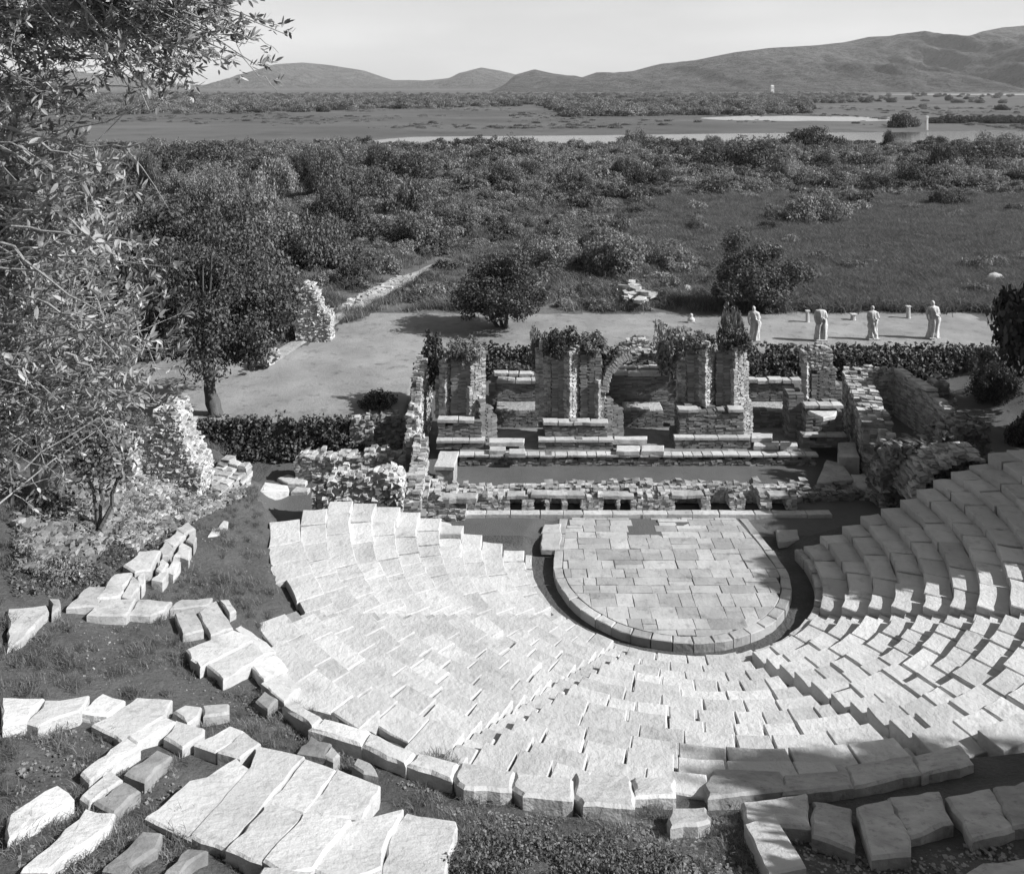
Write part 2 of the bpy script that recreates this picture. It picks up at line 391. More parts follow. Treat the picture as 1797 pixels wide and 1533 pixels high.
def ucurve(rad, top=29.75, n=28):
    pts = [(OX + rad * math.cos(a), OY + rad * math.sin(a)) for a in np.linspace(-PI, 0, n)]
    return pts + [(OX + rad * .965, OY + 1.2), (OX + rad * .86, top), (OX - rad * .9, top), (OX - rad * .975, OY + 1.2)]
inner = ucurve(ORR - .27)
rsx = random.Random(5)
y = OY - ORR
while y < 29.7:
    d = rsx.choice([.4, .48, .56, .66]); x = OX - 4 + rsx.random() * .3
    while x < OX + 4:
        w = rsx.choice([.4, .5, .62, .75, .9, 1.05]); parts = [(y, y + d)]
        if rsx.random() < .2: m_ = y + d * rsx.uniform(.4, .6); parts = [(y, m_), (m_, y + d)]
        for (ya, yb) in parts:
            p = clip([(x + rsx.gauss(0, .006), ya), (x + w + rsx.gauss(0, .006), ya), (x + w, yb), (x, yb)], inner)
            if p and area(p) > .03:
                c = np.mean(p, axis=0)
                hole = (3.95 < c[0] < 5.1 and 28.55 < c[1]) or (4.1 < c[0] < 4.75 - .2 and 23.9 < c[1] < 24.3 and False)
                if hole: continue
                cc = np.array(c); pp = [tuple(cc + (np.array(q) - cc) * (1 - .010 / max(.2, math.sqrt(area(p))))) for q in p]
                stone('paving_slab', pp, rsx.gauss(0, .006) - (0.03 if rsx.random() < .04 else 0), .2, 'pave', orch, bev=.010, jit=.006, sub=.4,
                      tilt=(rsx.gauss(0, .008), rsx.gauss(0, .008)))
        x += w
    y += d
nseg = 20
for i in range(nseg):
    a0, a1 = -PI + PI * i / nseg, -PI + PI * (i + 1) / nseg - .008
    pts = [(OX + rr * math.cos(a), OY + rr * math.sin(a)) for rr, a in [(ORR - .26, a0), (ORR + .03, a0), (ORR + .03, (a0 + a1) / 2), (ORR + .03, a1), (ORR - .26, a1), (ORR - .26, (a0 + a1) / 2)]]
    stone('rim_block', pts, 0.0 + rsx.gauss(0, .008), .3, 'pave', orch, bev=.02, jit=.01, sub=.6)
for sx in (-1, 1):
    for k in range(3):
        ya, yb = OY + .02 + k * 1.02, OY + 1.0 + k * 1.02
        xo = lambda yy: OX + sx * (ORR + .03 - .14 * max(0, yy - OY - .4))
        pts = [(xo(ya), ya), (xo(yb), yb), (xo(yb) - sx * .27, yb), (xo(ya) - sx * .27, ya)]
        stone('rim_block', pts, .0, .3, 'pave', orch, bev=.02, jit=.01, sub=.6)
for (px, py) in ((945, 950), (945, 938)): pass
stone('side_slab', [at(948, 962, .03)[:2], at(982, 962, .03)[:2], at(985, 935, .03)[:2], at(950, 935, .03)[:2]], .03, .2, 'pave', orch)
stone('side_slab', [at(950, 933, .03)[:2], at(984, 933, .03)[:2], at(986, 918, .03)[:2], at(954, 918, .03)[:2]], .03, .2, 'pave', orch)
stone('side_slab', [at(1366, 948, .05)[:2], at(1405, 944, .05)[:2], at(1398, 928, .05)[:2], at(1360, 929, .05)[:2]], .05, .25, 'pave', orch)

# seating ----------------------------------------------------------------
def rpos(r, phi): a = R(phi); return (OX + r * math.sin(a), OY - r * math.cos(a))
STAIRS = [-54.0, -26.6, 14.6, 54.0]
STW = 0.42
def seat_top(k): return 0.27 + 0.247 * k
def end_left(r): return float(np.interp(r, [4.5, 7, 8.9, 10.1, 11.2, 12], [-96, -95, -92, -88, -79, -73]))
wl = [('seating_wedge', 'far left wedge of sunlit stone seats, ending at the brick side wall'),
      ('seating_wedge', 'second wedge of pale stone seats from the left, nearest the earth terrace'),
      ('seating_wedge', 'middle wedge of bright stone seats directly in front of the round orchestra'),
      ('seating_wedge', 'right-hand sunlit wedge of stone seats with wide joints, right of the notched stairway'),
      ('seating_wedge', 'far right wedge of curved stone seats standing in tree shade')]
bounds = [(-97, -54), (-54, -26.6), (-26.6, 14.6), (14.6, 54), (54, 100)]
rs = random.Random(21)
for w, ((b0, b1), (nm, lab)) in enumerate(zip(bounds, wl)):
    mid = rpos(8.5, (b0 + b1) / 2)
    root = empty(nm, (mid[0], mid[1], T(mid[0], mid[1])), lab, 'seating', 'stone seating of the theatre')
    for k in range(15):
        r0 = 4.5 + .66 * k; r1 = r0 + .66
        if w == 0 and r0 > 11.3: break
        if w == 4 and r0 > 13.4: break
        g0 = math.degrees(STW / 2 / (r0 + .3))
        a0 = b0 + g0 if w > 0 else end_left(r0 + .3)
        a1 = b1 - g0 if w < 4 else 100.0 + rs.uniform(-.8, .8)
        a = a0
        while a < a1 - .5:
            wd = rs.choice([.5, .6, .7, .8, .95]) * (1.0 + .03 * k) * (1.25 if w == 4 else 1)
            da = math.degrees(wd / (r0 + .3))
            b = a + da
            if a1 - b < math.degrees(.4 / r0): b = a1
            m_ = (a + b) / 2; ro = rout(m_) if w < 4 else 14
            rr1 = r1
            if w not in (0,) and r0 + .35 > ro: a = b; continue
            if ro - r1 < .3 and ro > r0: rr1 = min(r1 + .3, max(ro, r0 + .45))
            gap = .012 / r0 * 57.3 * (1 + 1.5 * (rs.random() < .3)) * (1.6 if w == 3 else 1)
            q0, q1 = a + gap, b - gap
            jr = rs.gauss(0, .015 if w != 3 else .04)
            rf, rb = r0 + .01 + jr, rr1 + .05 + (0 if w != 3 else -.06)
            if a == a0 or b == a1: rf += rs.uniform(-.06, .05)
            pts = [rpos(rf, q0), rpos(rf, (q0 + q1) / 2), rpos(rf, q1), rpos(rb, q1), rpos(rb, q0)]
            zt = seat_top(k) + rs.gauss(0, .010)
            if rs.random() < (.03 if w != 3 else .02) and k > 1: zt -= .12
            stone('seat_block', pts, zt, .42, 'seat', root, bev=.014 + .012 * rs.random(), jit=.010 + .008 * (w in (0, 4)), sub=.4,
                  tilt=(rs.gauss(0, .01), rs.gauss(0, .01)), seed=rs.random())
            a = b
# stairways: narrow flights of low steps between the wedges
sl = ['stairway between the far left wedge and its neighbour, with dark recessed treads',
      'narrow stairway dividing the second wedge from the middle wedge, marked by small dark joints',
      'stairway right of the middle wedge, with a saw-tooth line of shadows',
      'stairway on the right where sunlit seats meet the shaded ones']
for s, phi in enumerate(STAIRS):
    p = rpos(4.6, phi); root = empty('stairway', (p[0], p[1], T(p[0], p[1])), sl[s], 'stairs', 'stairways of the theatre')
    k = 0; r0 = 4.45
    lim = rout(phi) - .1 if s < 3 else 12.6
    if s == 0: lim = 11.8
    drop = [.1, .03, .22, .1][s]
    while r0 < lim:
        ga = math.degrees((STW / 2 - .01) / (r0 + .15))
        for hh in range(2):
            ra = r0 + .33 * hh; rb = ra + .36
            z = seat_top(k) - (0.125 if hh == 0 else 0) - drop + .02 + rs.gauss(0, .01)
            if s == 2 and hh == 1: z -= .07
            stone('step', [rpos(ra, phi - ga), rpos(ra, phi + ga), rpos(rb, phi + ga), rpos(rb, phi - ga)], z, .3, 'seat' if s != 0 else 'grey_stone', root, bev=.025, jit=.012, sub=.6)
        k += 1; r0 += .66
# low wall of upright slabs round the sunken passage
root = empty('passage_kerb', (OX, OY - 4.4, -.25), 'curved kerb of low stones edging the sunken passage around the orchestra', 'kerb')
a = -97
while a < 97:
    b = a + rs.choice([8, 10, 12, 13])
    if not (STAIRS[1] - 3 < a < STAIRS[1]):
        pts = [rpos(4.28, a + .3), rpos(4.28, (a + b) / 2), rpos(4.28, b - .3), rpos(4.52, b - .3), rpos(4.52, a + .3)]
        stone('kerb_block', pts, .1 + rs.gauss(0, .02), .42, 'grey_stone', root, bev=.03, jit=.012, sub=.6)
    a = b

# ------------------------------------------------------------------ stones laid out one by one
def placed(polypx, h=.32, thick=.5, m='seat', name='stone_block', label=None, cat='stone', group=None, parent=None, bev=.05, jit=.022, **k):
    if parent is not None:
        mx_, my_ = sum(p[0] for p in polypx) / len(polypx), sum(p[1] for p in polypx) / len(polypx); polypx = [(mx_ + (x - mx_) * 1.045, my_ + (y - my_) * 1.045) for x, y in polypx]
    h *= .62; hs = [hit(x, y, h) for x, y in polypx]; zt = float(np.mean([q[2] for q in hs]))
    P = np.array([at(x, y, zt + .75 * (q[2] - zt)) for (x, y), q in zip(polypx, hs)]); c = P.mean(0)   # blocks lie with the slope
    tl, *_ = np.linalg.lstsq(P[:, :2] - c[:2], P[:, 2] - c[2], rcond=None); tl = np.clip(tl, -.45, .45); jit *= .5; bev *= .6
    if 'tilt' not in k: k['tilt'] = (float(tl[0]), float(tl[1]))
    o = stone(name, [tuple(p) for p in P[:, :2]], float(c[2]), thick, m, parent, bev=bev, jit=jit, sub=.2, **k)
    if parent is None: props(o, label, cat, group)
    return o
# outermost row of rough blocks
curb = empty('outer_kerb', tuple(hit(900, 1375)), 'outermost row of big rough blocks closing the seats above the dark earth path', 'kerb')
for q in [[(497, 1236), (513, 1226), (566, 1258), (550, 1276)], [(551, 1278), (567, 1258), (646, 1281), (633, 1304)], [(633, 1305), (649, 1284), (730, 1320), (713, 1339)],
          [(714, 1341), (732, 1321), (806, 1339), (792, 1365)], [(796, 1366), (812, 1338), (904, 1356), (895, 1385), (812, 1384)],
          [(899, 1383), (908, 1357), (1006, 1370), (1002, 1404), (917, 1397)], [(1009, 1396), (1012, 1362), (1104, 1366), (1112, 1418), (1025, 1412)],
          [(1114, 1392), (1112, 1366), (1184, 1366), (1184, 1394)],
          [(1235, 1372), (1256, 1349), (1366, 1345), (1375, 1383), (1244, 1400)], [(1377, 1386), (1372, 1348), (1481, 1341), (1497, 1378)],
          [(1500, 1376), (1485, 1345), (1598, 1326), (1615, 1353)], [(1618, 1354), (1602, 1325), (1684, 1305), (1708, 1333)]]:
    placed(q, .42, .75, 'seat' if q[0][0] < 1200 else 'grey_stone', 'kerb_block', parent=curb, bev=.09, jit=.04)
upper = empty('upper_seating', tuple(hit(530, 1450)), 'large pale slabs of the upper seating in the bottom left, over the earth path', 'seating')
for q in [[(262, 1424), (334, 1361), (363, 1354), (414, 1323), (438, 1342), (414, 1384), (335, 1460)], [(337, 1461), (440, 1343), (453, 1309), (531, 1327), (397, 1484)],
          [(473, 1406), (535, 1331), (590, 1349), (534, 1425)], [(536, 1426), (593, 1350), (667, 1378), (633, 1434)], [(400, 1486), (473, 1409), (532, 1428), (460, 1512)],
          [(463, 1513), (536, 1430), (612, 1442), (549, 1525), (500, 1535)], [(553, 1524), (616, 1442), (707, 1423), (681, 1463), (668, 1522), (600, 1545)],
          [(684, 1465), (714, 1424), (797, 1437), (800, 1446), (776, 1530), (671, 1530)], [(342, 1302), (403, 1269), (428, 1278), (424, 1292), (380, 1314)], [(384, 1317), (429, 1283), (457, 1303), (422, 1327)],
          [(440, 1560), (463, 1518), (548, 1530), (530, 1570)]]:
    placed(q, .4, .6, 'seat', 'slab', parent=upper, bev=.05, jit=.022)
shade = empty('shaded_seating', tuple(hit(1560, 1450)), 'row of big dark blocks in the shade along the bottom right corner', 'seating')
for q in [[(1303, 1409), (1413, 1392), (1420, 1450), (1314, 1444)], [(1427, 1403), (1492, 1417), (1501, 1489), (1427, 1464)],
          [(1503, 1417), (1557, 1405), (1597, 1461), (1600, 1500), (1528, 1500)], [(1560, 1399), (1647, 1388), (1670, 1439), (1598, 1466)],
          [(1660, 1396), (1738, 1383), (1777, 1453), (1708, 1469)], [(1742, 1382), (1830, 1370), (1850, 1440), (1781, 1452)], [(1175, 1416), (1240, 1414), (1244, 1440), (1178, 1448)],
          [(1690, 1535), (1720, 1512), (1820, 1500), (1840, 1540)]]:
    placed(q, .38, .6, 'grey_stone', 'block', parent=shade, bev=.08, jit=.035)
placed([(1305, 1444), (1359, 1426), (1415, 1518), (1350, 1532)], .5, .8, 'seat', 'stone_post', 'squared pale block standing upright at the bottom right, brightest in the shade', 'stone', jit=.012)
loose = [
 ([(15, 1064), (84, 1055), (88, 1066), (15, 1135)], 'grey_stone', 'long bright-edged block lying at the left margin beside the dark earth terrace'),
 ([(88, 1049), (105, 1048), (109, 1064), (93, 1074)], 'grey_stone', 'small dull stone touching the far end of the long block at the left margin'),
 ([(139, 1358), (222, 1292), (243, 1309), (156, 1369)], 'seat', 'long narrow bar-shaped stone lying across the slope, left of the mossy slab'),
 ([(215, 1355), (275, 1313), (302, 1323), (250, 1368)], 'moss_stone', 'dark mossy slab lying between the bar-shaped stone and the large upper slabs'),
 ([(139, 1396), (195, 1351), (215, 1368), (160, 1407)], 'grey_stone', 'short pale block just below the bar-shaped stone'),
 ([(163, 1407), (219, 1368), (250, 1382), (195, 1426)], 'moss_stone', 'block with a dark weathered top and pale rim below the mossy slab'),
 ([(10, 1426), (101, 1372), (134, 1396), (10, 1472)], 'seat', 'broad pale block running off the left margin, above the corner slab'),
 ([(42, 1520), (153, 1414), (198, 1424), (195, 1441), (83, 1523)], 'seat', 'long pale slab slanting up from the bottom left corner'),
 ([(180, 1522), (250, 1452), (285, 1459), (275, 1483), (215, 1528)], 'moss_stone', 'half-buried dark block in the bottom left, right of the long corner slab'),
 ([(285, 1530), (330, 1485), (361, 1490), (313, 1532)], 'moss_stone', 'small dark block at the bottom edge under the large upper slabs'),
 ([(306, 1247), (323, 1236), (352, 1238), (350, 1258), (330, 1268)], 'grey_stone', 'rounded lumpy stone on the earth above the large upper slabs'),
 ([(353, 1237), (400, 1233), (403, 1250), (355, 1256)], 'grey_stone', 'small oblong stone with a rounded end right of the lumpy stone'),
 ([(285, 1292), (306, 1264), (361, 1278), (347, 1297), (320, 1312)], 'seat', 'ragged white stone between the big tilted slab and the upper seating'),
 ([(520, 1318), (545, 1290), (582, 1304), (570, 1326)], 'moss_stone', 'dark half-buried slab on the earth path below the outer kerb'),
 ([(568, 1325), (583, 1306), (597, 1320), (590, 1333)], 'grey_stone', 'small triangular stone beside the half-buried slab on the earth path'),
 ([(620, 1342), (628, 1328), (652, 1337), (664, 1358), (640, 1356)], 'grey_stone', 'rounded pale stone on the earth path, nearest the upper slabs'),
 ([(445, 1226), (463, 1211), (487, 1225), (470, 1244)], 'moss_stone', 'dull round-cornered stone on the earth left of the outer kerb end'),
]
for q, m_, lab in loose: placed(q, .3, .5, m_, 'stone_block', lab, 'stone', jit=.035, bev=.06)
r1 = empty('block_row', tuple(hit(250, 1070)), 'level row of grey blocks running right from the stepped block line to the seats', 'stone row')
for q in [[(118, 1063), (155, 1027), (184, 1029), (170, 1060)], [(154, 1077), (178, 1050), (236, 1050), (222, 1077)], [(227, 1076), (243, 1050), (299, 1054), (288, 1068), (262, 1079)],
          [(302, 1066), (313, 1051), (374, 1049), (366, 1060)], [(386, 1052), (403, 1050), (414, 1068), (403, 1075)], [(306, 1077), (340, 1067), (358, 1104), (323, 1112)],
          [(347, 1074), (378, 1054), (408, 1100), (371, 1113)]]:
    placed(q, .3, .45, 'grey_stone', 'block', parent=r1, jit=.03)
r2 = empty('broken_seating', tuple(hit(400, 1150)), 'broken pale seat blocks stepping down at the left end of the second wedge', 'seating')
for q in [[(327, 1137), (410, 1103), (443, 1122), (353, 1168)], [(366, 1164), (444, 1126), (462, 1146), (395, 1190)], [(441, 1164), (487, 1149), (504, 1173), (462, 1190)], [(462, 1196), (503, 1176), (527, 1206), (497, 1226)],
          [(412, 1098), (424, 1088), (470, 1126), (484, 1146), (462, 1144)]]:
    placed(q, .42, .6, 'seat', 'block', parent=r2, jit=.035)
r3 = empty('block_row', tuple(hit(150, 1250)), 'row of big pale stones crossing the earth from the left margin at mid-slope', 'stone row')
for q in [[(5, 1223), (75, 1224), (45, 1262), (5, 1270)], [(50, 1266), (83, 1229), (156, 1221), (139, 1247), (70, 1270)], [(143, 1248), (177, 1215), (222, 1227), (190, 1252)],
          [(167, 1268), (243, 1221), (299, 1226), (290, 1250), (215, 1296)], [(226, 1292), (292, 1257), (304, 1265), (243, 1303)]]:
    placed(q, .34, .5, 'seat', 'block', parent=r3, jit=.035)
r4 = empty('stepped_block_line', tuple(hit(260, 990)), 'line of rough blocks two courses deep climbing diagonally up the left slope', 'stone row')
for q in [[(170, 1048), (200, 1006), (230, 1004), (212, 1044)], [(216, 1044), (232, 1010), (247, 1022), (232, 1046)], [(218, 993), (243, 968), (282, 966), (262, 1000), (238, 1003)], [(278, 964), (290, 948), (303, 958), (296, 972), (284, 974)],
          [(288, 948), (312, 930), (326, 938), (305, 958)], [(308, 928), (330, 914), (342, 926), (322, 936)], [(272, 998), (284, 978), (296, 985), (286, 1004)], [(292, 1000), (306, 976), (318, 984), (303, 1004)],
          [(306, 972), (320, 950), (336, 958), (330, 978)], [(326, 948), (334, 934), (346, 942), (338, 956)], [(268, 1014), (280, 1002), (296, 1004), (284, 1018)], [(240, 1012), (250, 1002), (256, 1016), (246, 1030)]]:
    placed(q, .4, .6, 'grey_stone', 'block', parent=r4, jit=.035, bev=.06)
for q, lab in [([(365, 940), (372, 926), (390, 924), (384, 938)], 'long low stone lying on the earth right of the climbing block line, lower of two'),
               ([(384, 922), (392, 912), (402, 914), (398, 924)], 'small stone on the earth right of the climbing block line, upper of two')]:
    placed(q, .1, .3, 'grey_stone', 'stone_block', lab, 'stone')
for q, lab in [([(455, 858), (464, 843), (505, 848), (508, 858)], 'thin bright slab lying between the grassy slope and the left rubble wall'),
               ([(486, 838), (505, 832), (540, 842), (536, 848), (505, 848)], 'pale wedge-shaped slab just above the thin bright slab'),
               ([(510, 862), (520, 853), (545, 855), (540, 862)], 'small bright slab at the foot of the left rubble wall, below the thin slab'),
               ([(750, 918), (756, 908), (792, 909), (793, 922)], 'squared pale block set at the end of the left seats by the stage')]:
    placed(q, .25, .35, 'seat', 'stone_slab', lab, 'stone', jit=.015)

# ------------------------------------------------------------------ masonry
def cells(p0, p1, thick, zb, top, cl=.3, ct=.3, ch=.09, jit=.012, gap=.94, seed=1, core=True, side=None):
    """a wall of single stones or bricks: p0-p1 is its front line, top(u, t) its broken upper edge"""
    r = np.random.default_rng(seed)
    p0 = np.array(p0[:2], float); p1 = np.array(p1[:2], float); L = np.linalg.norm(p1 - p0); d = (p1 - p0) / L; n = np.array([-d[1], d[0]])
    if side is not None: n = n * side
    nu, nt = max(1, round(L / cl)), max(1, round(thick / ct)); cu, cw = L / nu, thick / nt
    V, F = [], []
    def box(u0, u1, t0, t1, z0, z1, j):
        b = len(V)
        for z in (z0, z1):
            for (u, t) in ((u0, t0), (u1, t0), (u1, t1), (u0, t1)):
                q = p0 + d * (u + r.normal(0, j)) + n * (t + r.normal(0, j)); V.append((q[0], q[1], z + r.normal(0, j * .7)))
        F.extend([(b, b + 3, b + 2, b + 1), (b + 4, b + 5, b + 6, b + 7), (b, b + 1, b + 5, b + 4), (b + 1, b + 2, b + 6, b + 5), (b + 2, b + 3, b + 7, b + 6), (b + 3, b, b + 4, b + 7)])
    H = {}
    for i in range(nu):
        for k in range(nt):
            H[i, k] = max(0, int(round((top((i + .5) * cu, (k + .5) * cw) + r.normal(0, ch * .6) - zb) / ch)))
    for i in range(nu):
        for k in range(nt):
            h = H[i, k]
            nb = min(H.get((i - 1, k), 0), H.get((i + 1, k), 0), H.get((i, k - 1), 0), H.get((i, k + 1), 0))
            for c in range(max(0, min(h - 1, nb)), h):
                off = (.5 * cu * (c % 2) if 0 < i < nu - 1 else 0) * .6 + r.normal(0, cu * .06); s = 1 + r.normal(0, .08)
                a = i * cu + off; z0 = zb + c * ch
                ex = r.normal(0, jit)
                box(a + cu * (1 - gap * s) / 2, a + cu - cu * (1 - gap * s) / 2, k * cw - ex - .004, (k + 1) * cw + ex + .004, z0 + ch * .05, z0 + ch * .97, jit)
            if core and h > 1:
                e = .035
                box(i * cu + (e if i == 0 else -.001), (i + 1) * cu - (e if i == nu - 1 else -.001), k * cw + (e if k == 0 else -.001), (k + 1) * cw - (e if k == nt - 1 else -.001), zb, zb + (h - .6) * ch, 0)
    return V, np.array(F)
def prof_fn(pts):                      # pts: (u, z) pairs
    us = [p[0] for p in pts]; zs = [p[1] for p in pts]
    return lambda u, t: float(np.interp(u, us, zs))
def front_wall(name, label, Y, prof, thick, zb, m='brick', cat='wall', parent=None, group=None, seed=1, lean=0, **k):
    """wall facing the seats, its outline given as (px, py) along the broken top, standing at depth Y"""
    P = [atY(x, y_, Y) for x, y_ in prof]; x0, x1 = P[0][0], P[-1][0]
    f0 = prof_fn([(p[0] - x0, p[2]) for p in P]); am = .13 if zb > .9 else .05
    f = lambda u, t: f0(u, t) + am * noise.noise((u * 3.1 + x0, t * 2, seed * .37)) + am * .6 * noise.noise((u * 9 + x0, t * 5, seed * .37))
    V, F = cells((x0, Y), (x1, Y + lean), thick, zb, f, seed=seed, **k)
    if parent is None:
        parent = empty(name, ((x0 + x1) / 2, Y + thick / 2, zb), label, cat, group); nm = 'masonry'
    else: nm = name
    o = obj(nm, V, F, m, parent); o['kind'] = 'stuff'
    return parent
def side_wall(name, label, a, b, thick, zb, tops, m='brick', cat='wall', parent=None, seed=1, side=None, **k):
    L = math.hypot(b[0] - a[0], b[1] - a[1]); f = prof_fn([(u * L, z) for u, z in tops])
    V, F = cells(a, b, thick, zb, f, seed=seed, side=side, **k)
    if parent is None:
        parent = empty(name, ((a[0] + b[0]) / 2, (a[1] + b[1]) / 2, zb), label, cat); nm = 'masonry'
    else: nm = name
    o = obj(nm, V, F, m, parent); o['kind'] = 'stuff'
    return parent
RB = dict(cl=.2, ct=.24, ch=.1, jit=.024, gap=.96)
BR = dict(cl=.27, ct=.3, ch=.07, jit=.004, gap=.96)

# stage front (low wall with niches), Y 29.8-31.5
st = empty('stage_wall', (4.5, 30.4, 0), 'low broken stage-front wall with small round-headed niches behind the orchestra', 'wall')
def low_wall_profile(seed, base, amp):
    def f(u, t): return base + amp * noise.noise((u * 1.1, t * 1.3, seed)) + amp * .7 * noise.noise((u * 3.1, t * 3, seed + 4))
    return f
niches = [(905, 22), (947, 20), (975, 22), (1008, 24), (1071, 24), (1098, 18), (1198, 26), (1222, 18), (1265, 34), (1322, 26), (1368, 26)]
X0, X1 = atY(760, 0, 29.9)[0], atY(1400, 0, 29.9)[0]
xs_ = [X0]
for px, w in niches:
    a, b = atY(px - w / 2, 0, 29.9)[0], atY(px + w / 2, 0, 29.9)[0]; xs_ += [a, b]
xs_.append(X1); sgi = 0
for i in range(0, len(xs_), 2):
    a, b = xs_[i], xs_[i + 1]
    if b - a > .08:
        V, F = cells((a, 29.95), (b, 29.95), .62, 0.12, low_wall_profile(3 + i, .6, .06), cl=.2, ct=.2, ch=.095, jit=.014, seed=i)
        o = obj('masonry', V, F, 'rubble', st); o['kind'] = 'stuff'
V, F = cells((X0, 30.6), (X1 + .2, 30.6), .3, 0.05, low_wall_profile(31, .62, .06), cl=.2, ct=.16, ch=.095, jit=.014, seed=77); o = obj('masonry', V, F, 'rubble', st); o['kind'] = 'stuff'
for px, w in niches:
    a, b = atY(px - w / 2 - 5, 0, 29.9)[0], atY(px + w / 2 + 5, 0, 29.9)[0]
    if rs.random() < .8: stone('lintel', [(a, 29.93), (b, 29.93), (b, 30.3), (a, 30.3)], .66 + rs.gauss(0, .02), .13, 'grey_stone', st, bev=.025, jit=.015, sub=.3)
Xb0, Xb1 = atY(930, 0, 31.3)[0], atY(1420, 0, 31.3)[0]
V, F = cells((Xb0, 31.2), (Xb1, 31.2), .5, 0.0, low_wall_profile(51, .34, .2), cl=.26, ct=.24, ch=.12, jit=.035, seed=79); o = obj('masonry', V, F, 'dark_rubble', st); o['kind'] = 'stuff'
x = X0
while x < X1 + .3:                     # bench course at its foot
    w = rs.uniform(.6, 1.3); stone('base_block', [(x, 29.66), (x + w - .015, 29.66), (x + w - .015, 29.96), (x, 29.96)], .13, .3, 'kerb', st, bev=.02, jit=.008, sub=.6); x += w
for (a, b, yy) in ((770, 838, 866),):
    p, q = at(a, yy, .8), at(b, yy, .8); stone('cap_slab', [(p[0], p[1] - .3), (q[0], q[1] - .3), (q[0], q[1] + .1), (p[0], p[1] + .1)], .8, .2, 'grey_stone', st)

# podium of the scene building
pod = empty('podium', (4.6, 34, 0), 'long low podium with a pale kerb along the far side of the grass stage', 'platform')
PX0, PX1 = atY(806, 0, 33.7)[0], atY(1432, 0, 33.7)[0]
V, F = cells((PX0, 33.72), (PX1, 33.72), .5, -.05, lambda u, t: .36, cl=.26, ct=.5, ch=.1, jit=.012, seed=5); o = obj('masonry', V, F, 'dark_rubble', pod); o['kind'] = 'stuff'
x = PX0
while x < PX1:
    w = rs.choice([.38, .45, .5, .6]); stone('kerb_stone', [(x, 33.66), (x + w - .02, 33.66), (x + w - .02, 34.02), (x, 34.02)], .45 + rs.gauss(0, .008), .08, 'kerb', pod, bev=.015, jit=.006, sub=.6); x += w
V = [(PX0, 34.03, .43), (PX1, 34.03, .43), (PX1, 36.4, .43), (PX0, 36.4, .43), (PX0, 34.03, -.1), (PX1, 34.03, -.1), (PX1, 36.4, -.1), (PX0, 36.4, -.1)]
obj('core', V, [(0, 1, 2, 3), (4, 7, 6, 5), (0, 4, 5, 1), (1, 5, 6, 2), (2, 6, 7, 3), (3, 7, 4, 0)], 'moss_stone', pod)
# second step: separate slabs
for (a, b, y0_, y1_, z) in [(858, 888, 790, 783, .62), (893, 922, 795, 787, .62), (858, 920, 776, 768, .75), (1082, 1122, 791, 781, .62), (1126, 1165, 791, 781, .62), (1078, 1136, 771, 765, .8),
                             (1318, 1356, 768, 759, .8), (1322, 1366, 782, 774, .62), (1369, 1398, 782, 774, .62)]:
    p, q, r_, s_ = at(a, y0_, z), at(b, y0_, z), at(b, y1_, z), at(a, y1_, z)
    stone('step_slab', [p, q, r_, s_], z, .17, 'kerb', pod, bev=.02, jit=.012)

def pedestal(label, x0, x1, ytop, yledge, Y, lo0=None, lo1=None, m='grey_stone', seed=1):
    e = empty('pedestal', (atY((x0 + x1) / 2, 0, Y)[0], Y + .5, .43), label, 'pedestal', 'pedestals of the stage building')
    zl = atY(0, yledge, Y)[2]; zt = atY(0, ytop, Y + .25)[2]
    a, b = atY(lo0, 0, Y)[0], atY(lo1, 0, Y)[0]
    V, F = cells((a, Y), (b, Y), 1.2, .43, lambda u, t: zl - .02, ct=.4, cl=.3, ch=.09, jit=.007, seed=seed); o = obj('lower_tier', V, F, 'brick', e); o['kind'] = 'stuff'
    x = a
    while x < b - .05:
        w = min(rs.uniform(.6, 1.0), b - x); stone('ledge_stone', [(x, Y - .05), (x + w - .012, Y - .05), (x + w - .012, Y + .35), (x, Y + .35)], zl + .05, .1, 'kerb', e, bev=.015, jit=.008, sub=.6); x += w
    a, b = atY(x0, 0, Y + .25)[0], atY(x1, 0, Y + .25)[0]
    V, F = cells((a, Y + .25), (b, Y + .25), .95, zl - .02, lambda u, t: zt - .08 + .05 * noise.noise((u * 3, t * 3, seed)), ct=.32, cl=.3, ch=.09, jit=.01, seed=seed + 3); o = obj('upper_tier', V, F, 'brick', e); o['kind'] = 'stuff'
    x = a - .04
    while x < b:
        w = min(rs.uniform(.5, .9), b - x + .05)
        if rs.random() < .8: stone('cornice_stone', [(x, Y + .18), (x + w - .012, Y + .18), (x + w - .012, Y + .6), (x, Y + .6)], zt + .05 + rs.gauss(0, .015), .13, 'kerb', e, bev=.02, jit=.015, sub=.4)
        x += w
    return e, zt
pedestal('left pedestal of brick in two tiers under the leftmost pier, beside the tall end wall', 769, 846, 737, 774, 34.25, 766, 851, seed=11)
pedestal('middle pedestal of brick in two tiers with a pale ledge', 955, 1066, 742, 773, 34.2, 944, 1077, seed=12)
pedestal('tallest pedestal of brick with a double pale cornice, right of the middle one', 1192, 1305, 718, 769, 34.3, 1184, 1317, seed=13)
pedestal('shaded right-hand pedestal with a white broken slab on top', 1414, 1478, 712, 764, 34.4, 1408, 1486, seed=14)
wp = [at(1412, 716, 2.0), at(1464, 716, 2.0), at(1460, 724, 2.0), at(1440, 728, 2.0), at(1425, 722, 2.0)]
props(stone('marble_slab', [(p[0], p[1] - .3) for p in wp], 2.02, .16, 'marble', None, jit=.01), 'bright white broken slab lying on the shaded right-hand pedestal', 'slab')

